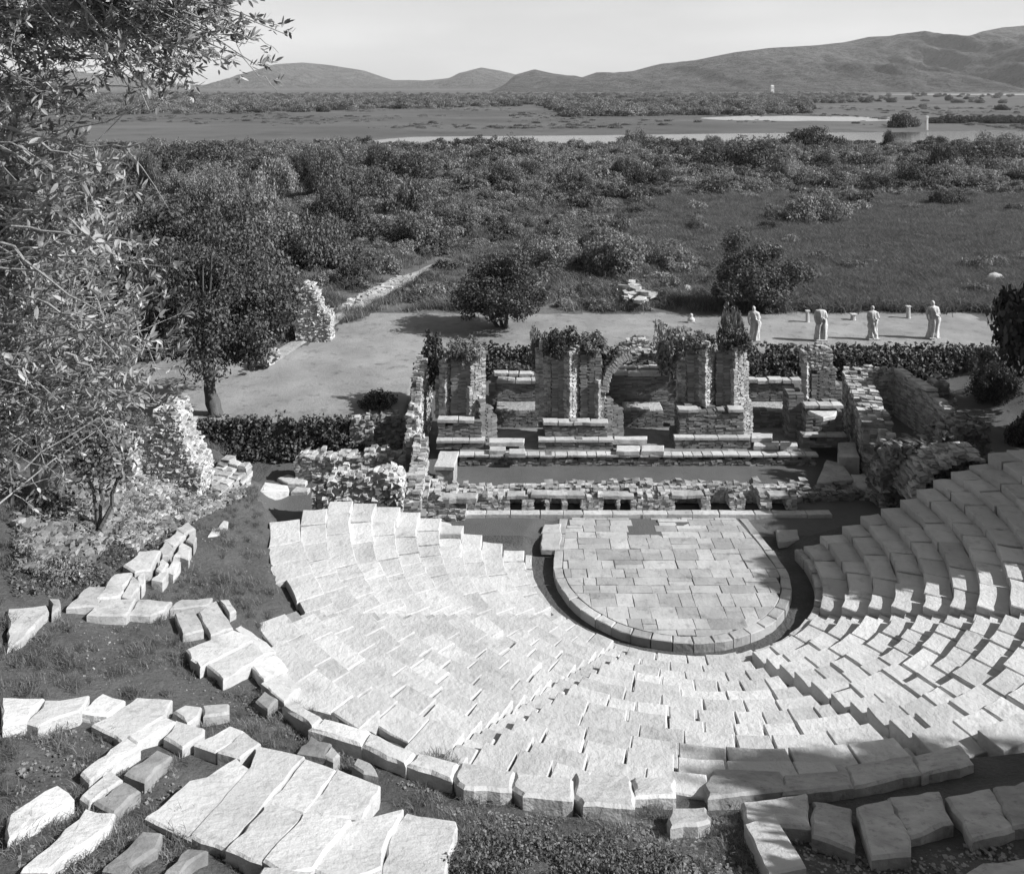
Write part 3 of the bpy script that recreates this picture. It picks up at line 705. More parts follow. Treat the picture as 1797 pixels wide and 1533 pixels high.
# piers of the scene wall
def pier(label, parts, seed):
    e = None
    xs = [p[0] for w in parts for p in w[1]]
    e = empty('brick_pier', (atY((min(xs) + max(xs)) / 2, 0, 35)[0], 35.1, 1.2), label, 'pier', 'ruined brick piers of the stage building')
    for i, (Y, prof, thick, zb, m, lean) in enumerate(parts):
        front_wall('masonry', None, Y, prof, thick, zb, m, parent=e, seed=seed + i, lean=lean, **(BR if m == 'brick' else dict(RB, cl=.15, ct=.18, ch=.075, jit=.011)))
    return e
pier('leftmost ruined brick pier with a ragged broken head, next to the tall end wall',
     [(35.0, [(791, 632), (800, 628), (824, 632), (830, 640)], .45, 1.2, 'brick', 0), (34.95, [(781, 628), (795, 634)], .35, 1.2, 'rubble', .4),
      (34.9, [(826, 640), (836, 612), (842, 608), (850, 616), (856, 630), (852, 650)], .35, 1.9, 'rubble', .25), (34.75, [(824, 676), (832, 690), (845, 698)], .4, 1.0, 'white_rubble', .3),
      (34.7, [(842, 700), (856, 712), (866, 726), (872, 735)], .4, .43, 'brick', .4), (35.5, [(764, 668), (783, 668)], .3, 1.2, 'rubble', 0)], 100)
pier('middle ruined brick pier with the spring of a broken arch on its right edge',
     [(35.0, [(968, 628), (985, 620), (1003, 626)], .5, 1.3, 'brick', 0), (34.75, [(1000, 620), (1020, 616)], .35, 1.3, 'rubble', .45), (35.0, [(1018, 622), (1040, 616), (1056, 628)], .5, 1.3, 'brick', 0),
      (34.95, [(1050, 690), (1056, 686), (1066, 700), (1078, 716), (1096, 722)], .4, .43, 'brick', .3), (34.85, [(1050, 664), (1060, 668), (1064, 690)], .35, 1.4, 'rubble', .3),
      (35.3, [(940, 612), (955, 600), (966, 606), (972, 640)], .4, 1.3, 'rubble', 0)], 120)
pier('right ruined brick pier with a ragged pale right edge',
     [(35.05, [(1207, 622), (1222, 616), (1241, 620)], .5, 1.9, 'brick', 0), (34.8, [(1238, 604), (1250, 600), (1259, 608)], .35, 1.9, 'rubble', .45), (35.05, [(1257, 622), (1275, 612), (1292, 618)], .5, 1.9, 'brick', 0),
      (34.9, [(1290, 612), (1302, 600), (1312, 608), (1318, 640)], .4, 1.9, 'rubble', .3), (34.85, [(1288, 648), (1302, 655), (1318, 700), (1326, 722)], .5, .43, 'white_rubble', .4),
      (35.4, [(1190, 640), (1200, 632), (1208, 650)], .4, 1.3, 'rubble', 0)], 140)
pier('far right brick pier, tapering upwards to a rubble crown, behind the shaded pedestal',
     [(35.6, [(1424, 680), (1430, 650), (1440, 632), (1452, 630), (1462, 650), (1476, 690)], .55, .8, 'brick', 0), (35.6, [(1410, 622), (1425, 612), (1448, 610), (1462, 622)], .5, 3.15, 'rubble', 0),
      (35.5, [(1416, 640), (1430, 634), (1438, 650), (1432, 690)], .25, 1.6, 'white_rubble', .4), (35.2, [(1384, 690), (1398, 692), (1412, 700)], .8, .4, 'brick', 0)], 160)
# arch stub curving off the middle pier
e = empty('arch_fragment', (atY(1075, 0, 35)[0], 35, 2.4), 'curved stub of a brick arch leaning right from the middle pier', 'arch')
cxp, cyp, rad = 1128, 690, 74
V, F = [], []
for i, a in enumerate(np.linspace(R(178), R(112), 16)):
    b = len(V); da = R(3.7)
    for aa in (a, a - da):
        for rr in (rad + random.uniform(-2, 2), rad - 13 + random.uniform(-2, 2)):
            for YY in (34.95, 35.35):
                V.append(tuple(atY(cxp + rr * math.cos(aa), cyp - rr * 1.05 * math.sin(aa), 35.0) * np.array([1, 0, 1]) + np.array([random.gauss(0, .01), YY, random.gauss(0, .01)])))
    F += [(b, b + 1, b + 3, b + 2), (b + 4, b + 6, b + 7, b + 5), (b, b + 4, b + 5, b + 1), (b + 2, b + 3, b + 7, b + 6), (b, b + 2, b + 6, b + 4), (b + 1, b + 5, b + 7, b + 3)]
    obj('arch_brick', V, [tuple(f) for f in F], 'rubble', e); V, F = [], []
# tall end wall on the left, running back from the stage
side_wall('end_wall', 'tall ruined brick end wall left of the piers, its sunlit edge bright', (-3.75, 32.9), (-3.55, 37.6), .42, 0,
          [(0, 1.2), (.1, 1.25), (.12, 1.9), (.3, 2.3), (.45, 3.2), (.8, 3.4), (1, 3.1)], 'rubble', seed=180, cl=.2, ct=.2, ch=.1, jit=.025)
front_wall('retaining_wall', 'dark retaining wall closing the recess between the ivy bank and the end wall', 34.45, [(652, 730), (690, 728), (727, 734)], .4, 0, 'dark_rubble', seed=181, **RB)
e = empty('end_pier', (-3.7, 32.4, 0), 'square brick pier at the left end of the stage before the tall end wall', 'pier')
V, F = cells((-3.95, 31.9), (-3.2, 31.9), .8, -.1, lambda u, t: 1.55 + .1 * noise.noise((u * 4, t * 4, 1)), seed=31, **BR); o = obj('masonry', V, F, 'brick', e); o['kind'] = 'stuff'
V, F = cells((-3.98, 31.88), (-3.3, 31.88), .7, 1.5, lambda u, t: 2.0 - u * .5 + .2 * noise.noise((u * 4, t * 4, 7)), seed=32, **dict(RB, cl=.18, ct=.2, ch=.12)); o = obj('rubble_top', V, F, 'white_rubble', e); o['kind'] = 'stuff'
e = empty('corner_block', (-2.1, 32.2, 0), 'squared stone block with a pale flat top at the left end of the stage', 'block')
p = [at(762, 818, .95), at(797, 819, .95), at(805, 791, .95), at(772, 791, .95)]
stone('top_slab', p, .95, .14, 'seat', e, bev=.02, jit=.01)
q = [(v[0] * 1 + (.04 if i in (0, 3) else -.04), v[1] + (.04 if i < 2 else -.04)) for i, v in enumerate(p)]
stone('base', q, .8, .8, 'grey_stone', e, bev=.03, jit=.01)
e = side_wall('parodos_wall', 'brick side wall sloping down beside the left end of the seats', (-4.55, 28.6), (-2.9, 28.75), .5, -.1, [(0, 1.5), (.35, 1.6), (.5, 1.0), (1, .5)], 'brick', seed=33, **BR)
side_wall('masonry', None, (-3.1, 28.9), (-3.15, 31.9), .5, -.1, [(0, .9), (.3, 1.3), (.7, 1.6), (1, 1.9)], 'rubble', parent=e, seed=34, **RB)
e = empty('broken_corner', (-2.4, 30, 0), 'crumbled pale masonry corner between the seats and the stage front', 'wall')
V, F = cells((-3.1, 29.5), (-1.6, 29.5), 1.4, -.1, lambda u, t: .95 - .35 * u + .3 * noise.noise((u * 2, t * 2, 15)), seed=35, **RB); o = obj('masonry', V, F, 'rubble', e); o['kind'] = 'stuff'
# left walls behind the seats
side_wall('rubble_wall', 'long low rubble wall behind the left seats, its near face dark', at(517, 800, 1.0)[:2], at(738, 806, 1.0)[:2], .75, -.1,
          [(0, .95), (.1, 1.0), (.5, .95), (.62, 1.2), (.8, 1.0), (1, 1.05)], 'rubble', seed=36, **RB)
side_wall('rubble_wall', 'rounded hump of pale rubble wall just behind the topmost left seats', at(548, 850, 1.6)[:2], at(706, 852, 1.6)[:2], 1.0, -.1,
          [(0, 1.3), (.2, 1.75), (.6, 1.75), (.85, 1.95), (.97, 1.7), (1, 1.3)], 'white_rubble', seed=37, cl=.17, ct=.2, ch=.12, jit=.035)

# rear walls of the scene building
front_wall('rear_wall', 'rear wall left of the middle pier, with two pale parallel top courses', 37.4, [(858, 672), (880, 670), (955, 668)], .35, .3, 'brick', seed=41, **BR)
front_wall('rear_wall', 'rearmost low wall behind the left gap between piers', 38.6, [(862, 660), (900, 657), (948, 656)], .35, .3, 'brick', seed=42, **BR)
front_wall('rear_wall', 'rear wall seen through the gap beside the arch stub, pale along its top', 37.5, [(1062, 658), (1100, 657), (1195, 656)], .4, .3, 'brick', seed=43, **BR)
front_wall('rear_wall', 'rear wall right of the right pier, near the shaded corner', 37.6, [(1306, 668), (1350, 670), (1395, 672)], .4, .3, 'brick', seed=44, **BR)
for i, (a, b, yy, YY) in enumerate([(873, 955, 667, 37.3), (866, 940, 655, 38.5), (1078, 1182, 654, 37.45), (1076, 1172, 645, 38.4), (1312, 1390, 666, 37.5)]):
    X_ = atY(a, 0, YY)[0]; Xe = atY(b, 0, YY)[0]; z_ = atY(0, yy, YY)[2]
    e = empty('wall_coping', ((X_ + Xe) / 2, YY, z_ - .1), ['pale coping stones on the nearer wall left of the middle pier', 'pale coping stones on the rearmost wall left of the middle pier', 'pale coping stones on the wall behind the arch stub',
              'thin farther line of pale coping behind the arch stub', 'pale coping stones on the wall right of the right pier'][i], 'coping')
    while X_ < Xe:
        w = rs.uniform(.35, .7); stone('coping_stone', [(X_, YY), (X_ + w - .02, YY), (X_ + w - .02, YY + .38), (X_, YY + .38)], z_ + rs.gauss(0, .02), .16, 'kerb', e, bev=.03, jit=.02, sub=.4); X_ += w
front_wall('rear_wall', 'thin farther wall under the rounded apse behind the arch stub', 38.5, [(1070, 648), (1180, 648)], .35, .3, 'rubble', seed=46, **RB)
for i, (a, b, lab) in enumerate([(870, 944, 'dark low terrace wall in the left gap between the piers'), (1096, 1164, 'dark low terrace wall in the middle gap, with a pale ledge'), (1322, 1392, 'dark low terrace wall in the right gap')]):
    e = front_wall('terrace_wall', lab, 36.4, [(a, 721), (b, 721)], .3, .3, 'brick', seed=47 + i, **BR)
    X_ = atY(a, 0, 36.4)[0]; Xe = atY(b, 0, 36.4)[0]
    stone('ledge', [(X_, 36.42), (Xe, 36.42), (Xe, 37.35), (X_, 37.35)], 1.2, .3, 'track', e, jit=.01)
# rounded apse top
e = empty('apse', (atY(1125, 0, 39.5)[0], 39.5, .5), 'rounded apse of rubble with a pale curved top behind the walls', 'apse')
ap = [(1085, 645), (1089, 632), (1098, 622), (1112, 615), (1130, 612), (1150, 614), (1163, 624), (1168, 640)]
front_wall('masonry', None, 39.4, [(x_, y_ + 6) for x_, y_ in ap], .5, .4, 'dark_rubble', parent=e, seed=50, **RB)
front_wall('curved_coping', None, 39.8, ap, .5, .4, 'white_rubble', parent=e, seed=51, cl=.2, ct=.25, ch=.1, jit=.01)
front_wall('rubble_wall', 'broken rubble rim rising behind the arch stub towards the shrubs', 40.5, [(1085, 610), (1100, 602), (1125, 590), (1140, 606)], .5, .4, 'rubble', seed=52, **RB)

# right-hand walls
a_, b_ = at(1528, 735, 2.15), at(1492, 655, 2.25)
side_wall('flank_wall', 'thick masonry wall running back from the right end of the stage, holes in its pale top', (a_[0] - .3, a_[1]), (b_[0] - .25, b_[1] + .3), 1.05, -.1,
          [(0, 2.1), (.5, 2.2), (1, 2.3)], 'rubble', seed=60, side=-1, cl=.3, ct=.26, ch=.12, jit=.02)
a_ = at(1513, 800, 1.2)
e = side_wall('stepped_wall_end', 'sloping broken end of the thick right-hand wall by the dark passage', (14.05, 30.6), (14.0, 32.7), .5, -.1, [(0, .25), (.15, .8), (.6, 1.4), (1, 1.9)], 'grey_stone', seed=61, side=-1, **RB)
e = side_wall('chamber_wall', 'right-hand chamber wall with a smooth dark sunlit-topped face, behind the thick wall', (17.75, 35.0), (17.3, 38.7), .45, 0, [(0, 1.6), (.3, 2.0), (1, 2.1)], 'rubble', seed=62, side=-1, **BR)
side_wall('masonry', None, (15.2, 38.9), (17.8, 38.7), .4, 0, [(0, 2.0), (.6, 2.1), (1, 2.1)], 'rubble', parent=e, seed=63, **RB)
for k in range(9):                    # coping along its top
    t0, t1 = k / 9, (k + .94) / 9; A_ = np.array([17.75, 35.0]); B_ = np.array([17.3, 38.7]); a2, b2 = A_ + (B_ - A_) * t0, A_ + (B_ - A_) * t1
    if k not in (2, 6): stone('coping_stone', [(a2[0] - .03, a2[1]), (a2[0] + .42, a2[1] + .03), (b2[0] + .42, b2[1]), (b2[0] - .03, b2[1])], float(np.interp(t0, [0, .3, 1], [1.72, 2.1, 2.18])) + .06, .14, 'kerb', e, bev=.03, jit=.02)
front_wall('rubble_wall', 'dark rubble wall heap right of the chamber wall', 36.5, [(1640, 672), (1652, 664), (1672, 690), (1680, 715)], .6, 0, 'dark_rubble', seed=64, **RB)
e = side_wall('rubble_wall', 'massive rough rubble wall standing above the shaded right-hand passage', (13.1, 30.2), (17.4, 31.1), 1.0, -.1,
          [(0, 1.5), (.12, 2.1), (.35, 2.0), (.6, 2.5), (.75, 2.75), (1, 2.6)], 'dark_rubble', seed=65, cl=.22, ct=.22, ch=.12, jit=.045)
e = empty('vault_remnant', (15, 29.6, 0), 'curving remnant of a rubble vault arching down to the right-hand seats', 'vault')
V, F = [], []
rr_ = random.Random(3)
for i in range(26):
    t = i / 25; ang = t * PI * .52
    px_, py_ = 1592 + 108 * (1 - math.cos(ang)), 868 - 72 * math.sin(ang)
    for k in range(5):
        Yc = 29.2 + .26 * k + rr_.gauss(0, .03); c = atY(px_, py_, 29.5); c = np.array([c[0] + rr_.gauss(0, .03), Yc, c[2] + rr_.gauss(0, .04) - .0])
        for j in range(2):
            b = len(V); sz = np.array([rr_.uniform(.07, .16), rr_.uniform(.1, .17), rr_.uniform(.03, .06)])
            dz = -.12 * j * math.cos(ang); dx = .14 * j * math.sin(ang * .5)
            for sx in (-1, 1):
                for sy in (-1, 1):
                    for sz_ in (-1, 1): V.append(tuple(c + np.array([dx, 0, dz]) + sz * np.array([sx, sy, sz_]) + np.array([rr_.gauss(0, .02) for _ in range(3)])))
            F += [(b, b + 1, b + 3, b + 2), (b + 4, b + 6, b + 7, b + 5), (b, b + 4, b + 5, b + 1), (b + 2, b + 3, b + 7, b + 6), (b, b + 2, b + 6, b + 4), (b + 1, b + 5, b + 7, b + 3)]
o = obj('vault_stones', V, F, 'rubble', e); o['kind'] = 'stuff'
# raised platform at the right end of the stage
e = empty('stage_platform', (12, 31.5, 0), 'trapezoid stone platform at the right end of the grass stage, partly in shade', 'platform')
p = [at(1432, 846, .4), at(1500, 842, .4), at(1478, 812, .4), at(1450, 806, .4)]; stone('top', p, .4, .45, 'grey_stone', e, jit=.02)
p = [at(1504, 856, .4), at(1546, 862, .4), at(1518, 832, .4), at(1492, 832, .4)]; stone('side_slab', p, .42, .45, 'grey_stone', e, jit=.02)
p = [at(1472, 808, .6), at(1508, 808, .6), at(1500, 782, .6), at(1470, 782, .6)]; props(stone('stone_block', [v[:2] for v in p], .75, .7, 'grey_stone', None, jit=.02), 'squared grey block on the platform at the right end of the stage', 'block')
V, F = cells(at(1400, 868, .3)[:2], at(1545, 862, .3)[:2], .7, -.1, low_wall_profile(8, .3, .2), seed=71, **RB); o = obj('edge_rubble', V, F, 'dark_rubble', e); o['kind'] = 'stuff'
# raised earth between ruin fragments on the left
front_wall('gate_pier', 'squat stone pier at the right end of the ivy-covered bank', 34.3, [(614, 748), (622, 734), (645, 732), (655, 745)], .5, 0, 'rubble', seed=72, cat='pier', **RB)
front_wall('ruin_stump', 'tall white stump of ruined wall standing beside the dirt track', 45.7, [(518, 560), (524, 510), (532, 500), (545, 502), (556, 520), (564, 545), (578, 552), (580, 560)], 1.0, 1.2, 'white_rubble', cat='ruin', seed=73, cl=.14, ct=.2, ch=.09, jit=.03)
_f = hit(285, 848); _g = hit(190, 830)
front_wall('ruin_fragment', 'jagged white rubble fragment standing on the left slope below the tree', _f[1], [(232, 800), (246, 760), (266, 728), (284, 718), (305, 720), (316, 745), (322, 775), (338, 812), (352, 826)], 1.0, _f[2] - .5, 'white_rubble', cat='ruin', seed=74,
           cl=.1, ct=.14, ch=.065, jit=.022)
front_wall('ruin_fragment', 'low pale rubble patch half hidden by shrubs left of the jagged fragment', _g[1], [(158, 800), (170, 770), (195, 762), (222, 780), (232, 820)], .8, _g[2] - .5, 'rubble', cat='ruin', seed=75, cl=.11, ct=.15, ch=.07, jit=.025)
side_wall('brick_terrace', 'sloping brick-faced corner at the top of the rubble embankment', hit(385, 872)[:2], hit(442, 850)[:2], .9, hit(415, 862)[2] - .9, [(0, hit(385, 872)[2] + .2), (.5, hit(415, 862)[2] + .35), (.8, hit(440, 850)[2] + .65), (1, hit(442, 850)[2] + .7)], 'rubble', seed=76, cl=.3, ct=.3, ch=.09, jit=.02)

# rubble embankment and other heaps ----------------------------------------
def heap(name, pts_px, n, smin, smax, m, label=None, cat=None, parent=None, lift=0.0, seed=1, kind='stuff', flat=.6):
    """angular stones lying on the ground inside a px polygon"""
    r = random.Random(seed); V, F = [], []
    poly = pts_px; x0, x1 = min(p[0] for p in poly), max(p[0] for p in poly); y0, y1 = min(p[1] for p in poly), max(p[1] for p in poly)
    def inside(x, y):
        c = False
        for (xa, ya), (xb, yb) in zip(poly, poly[1:] + poly[:1]):
            if (ya > y) != (yb > y) and x < (xb - xa) * (y - ya) / (yb - ya) + xa: c = not c
        return c
    k = 0
    while k < n:
        x, y = r.uniform(x0, x1), r.uniform(y0, y1)
        if not inside(x, y): continue
        k += 1; c = hit(x, y, lift * r.random()); s = smin + (smax - smin) * r.random() ** 2.2
        b = len(V); S = np.array([s * r.uniform(.7, 1.3), s * r.uniform(.7, 1.3), s * flat * r.uniform(.6, 1.2)]); an = r.uniform(0, PI)
        ca, sa = math.cos(an), math.sin(an); tx = r.gauss(0, .2)
        for sx in (-1, 1):
            for sy in (-1, 1):
                for sz_ in (-1, 1):
                    q = S * np.array([sx, sy, sz_]) * .5 * np.array([r.uniform(.7, 1.1), r.uniform(.7, 1.1), r.uniform(.7, 1.1)])
                    V.append((c[0] + q[0] * ca - q[1] * sa, c[1] + q[0] * sa + q[1] * ca, c[2] + q[2] + q[0] * tx + s * .12))
        F += [(b, b + 1, b + 3, b + 2), (b + 4, b + 6, b + 7, b + 5), (b, b + 4, b + 5, b + 1), (b + 2, b + 3, b + 7, b + 6), (b, b + 2, b + 6, b + 4), (b + 1, b + 5, b + 7, b + 3)]
    o = obj(name, V, np.array(F), m, parent)
    props(o, label, cat, None, kind); return o
heap('rubble', [(205, 950), (180, 830), (230, 800), (330, 810), (385, 845), (420, 850), (430, 870), (360, 905), (300, 930), (240, 965)], 2300, .03, .15, 'rubble', 'loose rubble covering the embankment on the left slope', 'rubble', lift=.05, seed=2)
heap('rubble', [(205, 950), (180, 830), (230, 800), (330, 810), (385, 845), (420, 850), (430, 870), (360, 905), (300, 930), (240, 965)], 2300, .03, .16, 'dark_rubble', 'dark weathered rubble mixed into the embankment on the left slope', 'rubble', lift=.07, seed=22)
heap('rubble', [(33, 1000), (30, 900), (120, 860), (190, 830), (215, 900), (190, 960), (120, 1010)], 1500, .05, .22, 'dark_rubble', 'rough rock and rubble covering the slope at the left margin', 'rubble', lift=.12, seed=12)
heap('pebbles', [(33, 1100), (250, 1080), (440, 1100), (460, 1230), (330, 1260), (200, 1210), (33, 1215)], 600, .012, .035, 'dark_rubble', 'small stones scattered over the bare earth terrace on the left', 'pebbles', seed=3)
heap('pebbles', [(420, 1200), (520, 1270), (800, 1400), (1150, 1440), (1250, 1500), (1150, 1530), (820, 1530), (810, 1440), (640, 1345), (440, 1270)], 2600, .012, .04, 'dark_rubble', 'gravel and small stones along the earth path below the outer kerb', 'pebbles', seed=4)
heap('pebbles', [(20, 1280), (160, 1270), (280, 1310), (400, 1500), (300, 1540), (20, 1540)], 1300, .015, .05, 'dark_rubble', 'dark small stones among the blocks in the bottom left corner', 'pebbles', seed=5)
heap('pebbles', [(340, 950), (470, 860), (480, 930), (480, 1050), (420, 1050), (300, 1040)], 260, .015, .04, 'dark_rubble', 'small stones on the grassy earth left of the seats', 'pebbles', seed=6)
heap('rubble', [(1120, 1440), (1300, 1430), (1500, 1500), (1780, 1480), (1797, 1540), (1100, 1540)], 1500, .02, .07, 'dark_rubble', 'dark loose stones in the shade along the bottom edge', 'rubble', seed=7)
heap('stone_heap', [(1085, 512), (1110, 500), (1145, 518), (1130, 530), (1095, 528)], 130, .2, .7, 'rubble', 'heap of broken pale stones in the scrub beyond the lawn', 'stone heap', lift=.7, seed=8, kind=None)
heap('stone_heap', [(443, 640), (455, 622), (485, 615), (492, 628), (470, 638)], 90, .15, .5, 'rubble', 'low heap of stones at the lower end of the dirt track', 'stone heap', lift=.6, seed=9, kind=None)
heap('rubble', [(590, 545), (640, 512), (700, 485), (735, 484), (700, 500), (640, 530)], 160, .12, .4, 'white_rubble', 'pale stones strewn along the upper dirt track', 'rubble', seed=10)
for (px_, py_, w_, lab) in [(1746, 497, 1.5, 'largest white boulder in the pasture near the right margin'), (1762, 462, .9, 'curved grey boulder just above the largest white boulder'),
                            (1747, 433, .7, 'bright small boulder, lowest of the group on the right pasture'), (1768, 443, .7, 'pale boulder at the right margin of the pasture'),
                            (1728, 425, .6, 'small flat boulder left of the bright small one on the pasture'), (1752, 405, .6, 'uppermost pale boulder of the right pasture'),
                            (1206, 512, .9, 'pale boulder in the scrub right of the stone heap'), (1255, 494, .6, 'pale boulder under the leaning tree beyond the lawn'), (1158, 503, .5, 'small pale boulder between the stone heap and the leaning tree')]:
    c = hit(px_, py_); n = 9
    pl = [(c[0] + w_ * .5 * random.uniform(.75, 1.1) * math.cos(a), c[1] + w_ * .4 * random.uniform(.75, 1.1) * math.sin(a)) for a in np.linspace(0, 2 * PI, n, endpoint=False)]
    V, F = stone_mesh(pl, c[2] + w_ * .42, w_ * .6, bev=w_ * .22, jit=.04, sub=1, dome=w_ * .1); props(obj('boulder', V, F, 'white_rubble', None, smooth=False), lab, 'boulder')

# ------------------------------------------------------------------ foliage
def leaf_cloud(r, centers, radii, n, size, up=.35, shell=.55, aspect=.55):
    """n leaf faces spread through lobes; returns V, F"""
    w = radii.prod(1) ** (2 / 3) if radii.ndim > 1 else radii ** 2
    idx = r.choice(len(centers), n, p=w / w.sum())
    d = r.normal(size=(n, 3)); d /= np.linalg.norm(d, axis=1, keepdims=True)
    rad = (shell + (1 - shell) * r.random(n) ** .6)[:, None]
    # thin patches so that the outline stays ragged
    c = centers[idx] + d * rad * radii[idx] * (1 + .16 * r.normal(size=(n, 1)))
    nrm = d * .7 + r.normal(size=(n, 3)) * .6 + np.array([0, 0, up]); nrm /= np.linalg.norm(nrm, axis=1, keepdims=True)
    t = np.cross(nrm, r.normal(size=(n, 3))); t /= np.linalg.norm(t, axis=1, keepdims=True); b = np.cross(nrm, t)
    s = size * (.6 + .8 * r.random((n, 1)))
    V = np.stack([c - t * s, c - b * s * aspect, c + t * s, c + b * s * aspect], 1).reshape(-1, 3)
    return V, np.arange(4 * n).reshape(n, 4)
def crown_data(seed, nl, size, w=1.0, h=1.0, lobes=14, spread=.62, base=.0):
    r = np.random.default_rng(seed)
    c = r.normal(size=(lobes, 3)); c /= np.linalg.norm(c, axis=1, keepdims=True); c *= (.35 + .65 * r.random((lobes, 1))) * spread
    c[:, 2] = np.abs(c[:, 2]) * .95 + base
    rad = (.22 + .2 * r.random(lobes))[:, None] * np.ones((1, 3)); rad[:, 2] *= .85
    C = np.concatenate([c, [[0, 0, .25 + base]]]); Rr = np.concatenate([rad, [[.5, .5, .38]]])
    # sub-lobes give leaf clumps
    C2, R2 = [], []
    for a, b in zip(C, Rr):
        k = 7; dd = r.normal(size=(k, 3)); dd /= np.linalg.norm(dd, axis=1, keepdims=True)
        C2.append(a + dd * b * .8); R2.append(np.ones((k, 3)) * b * (.3 + .25 * r.random((k, 1))))
    C2 = np.concatenate(C2); R2 = np.concatenate(R2); keep = C2[:, 2] > base - .05
    V, F = leaf_cloud(r, C2[keep], R2[keep], nl, size, shell=.35)
    V[:, 2] = np.maximum(V[:, 2], base - .12)
    return V * np.array([w, w, h]), F
def crown_mesh(name, m, *a, **k):
    V, F = crown_data(*a, **k); me = np_mesh(name, V, F); me.materials.append(M[m]); return me
# unit crowns (about 1 m radius, standing on z=0), shared by every copy
SH = [crown_mesh('shrub', 'leaf_far', 40 + i, 2600, .05, 1, [1, .8, 1.15, .7, .9, 1.3][i], 10 + 2 * i) for i in range(6)]
SHD = [crown_mesh('shrub', 'leaf_dark', 60 + i, 3200, .048, 1, [1, 1.2, .85][i], 14) for i in range(3)]
BIG = [crown_mesh('tree', 'leaf_far', 440 + i, 15000, .024, 1, 1, 20) for i in range(3)]
BIGD = [crown_mesh('tree', 'leaf_dark', 460 + i, 15000, .024, 1, 1, 22) for i in range(3)]
def grass_mesh(name, m, seed, n, h, w, wid=.012, spread=.5):
    r = np.random.default_rng(seed); V = []; F = []
    p = r.normal(size=(n, 2)) * spread * .4; a = r.random(n) * 2 * PI; hh = h * (.4 + .8 * r.random(n)); ln = (.25 + .6 * r.random(n)) * h
    d = np.stack([np.cos(a), np.sin(a)], 1); sdv = np.stack([-d[:, 1], d[:, 0]], 1) * wid
    z0 = np.zeros(n)
    A = np.concatenate([p - sdv, z0[:, None] - .03], 1); B = np.concatenate([p + sdv, z0[:, None] - .03], 1)
    m1 = p + d * ln[:, None] * .35; C = np.concatenate([m1 + sdv * .8, (hh * .6)[:, None]], 1); D = np.concatenate([m1 - sdv * .8, (hh * .6)[:, None]], 1)
    tip = p + d * ln[:, None]; E = np.concatenate([tip, hh[:, None]], 1); E2 = np.concatenate([tip + sdv * .15, (hh * .98)[:, None]], 1)
    V = np.stack([A, B, C, D, E, E2], 1).reshape(-1, 3); i = np.arange(n)[:, None] * 6
    F = np.concatenate([i + np.array([[0, 1, 2, 3]]), i + np.array([[3, 2, 5, 4]])])
    me = np_mesh(name, V, F); me.materials.append(M[m]); return me
GR = [grass_mesh('grass_tuft', 'grass', 80 + i, 90, 1.0, 1, .02, .9) for i in range(2)]

def tree(name, label, base, h_trunk, crown_c, crown_r, seed, nleaf, lsize, mat_='leaf_mid', trunks=1, tr=.25, lean=(0, 0), lobes=22, group=None, cat='tree', bark='bark'):
    r = random.Random(seed); base = np.array(base, float); e = empty(name, tuple(base), label, cat, group)
    def limb(p, q, ra, rb, bend, V, F, segs=7, ns=8):
        p, q = np.array(p, float), np.array(q, float); o_ = len(V); ax = (q - p) / np.linalg.norm(q - p)
        s1 = np.cross(ax, [0.3, 1, .1]); s1 /= np.linalg.norm(s1); s2 = np.cross(ax, s1)
        for i in range(segs + 1):
            t = i / segs; c = p + (q - p) * t + np.array(bend) * math.sin(PI * t); rr = ra + (rb - ra) * t
            if i == 0: rr *= 1.3
            for k in range(ns):
                a = 2 * PI * k / ns; V.append(tuple(c + (s1 * math.cos(a) + s2 * math.sin(a)) * rr * (1 + .12 * r.gauss(0, 1))))
        for i in range(segs):
            for k in range(ns): F.append((o_ + i * ns + k, o_ + i * ns + (k + 1) % ns, o_ + (i + 1) * ns + (k + 1) % ns, o_ + (i + 1) * ns + k))
    cc = np.array(crown_c, float); cr = np.array(crown_r, float)
    V, F = [], []
    for k in range(trunks):
        off = np.array([r.uniform(-.3, .3), r.uniform(-.3, .3), 0]) if trunks > 1 else np.zeros(3)
        top = base + np.array([lean[0], lean[1], 0]) * 1 + off * 3 + np.array([0, 0, h_trunk])
        limb(base + off - np.array([0, 0, .15]), top, tr, tr * .62, (r.uniform(-.1, .1), 0, 0), V, F)
        for j in range(7 if trunks == 1 else 4):
            d = np.array([r.gauss(0, 1), r.gauss(0, 1), abs(r.gauss(0, .8)) + .1]); d /= np.linalg.norm(d)
            tgt = cc + d * cr * .5; limb(top - np.array([0, 0, .1 * j * tr]), tgt, tr * .45, tr * .07, (r.uniform(-.2, .2), r.uniform(-.2, .2), -.1), V, F, 6, 6)
    obj('trunk', V, F, bark, e, smooth=True)
    Vc, Fc = crown_data(seed, nleaf, lsize / cr.mean(), 1, 1, lobes, .7, -.0)
    Vc[:, 2] = (Vc[:, 2] - .45) * 1.55
    Vc = Vc * cr + cc
    obj('crown', Vc, Fc, mat_, e)
    return e
tb = hit(380, 727)
tree('broad_tree', 'large dark round-crowned tree with a single thick trunk on the lawn at left', tb, 2.1, (tb[0] - .5, tb[1] + .3, 6.9), (4.2, 3.6, 3.6), 201, 70000, .06, 'leaf_dark', 1, .3, (-.35, 0), 40)
tb = hit(884, 576)
tree('spreading_tree', 'low spreading tree with several slanting stems in the middle of the lawn edge', tb, 1.0, (tb[0] - .2, tb[1] + .2, 4.3), (3.3, 2.7, 2.4), 202, 36000, .065, 'leaf_mid', 4, .12, (-.3, 0), 24)
tb = hit(1318, 543)
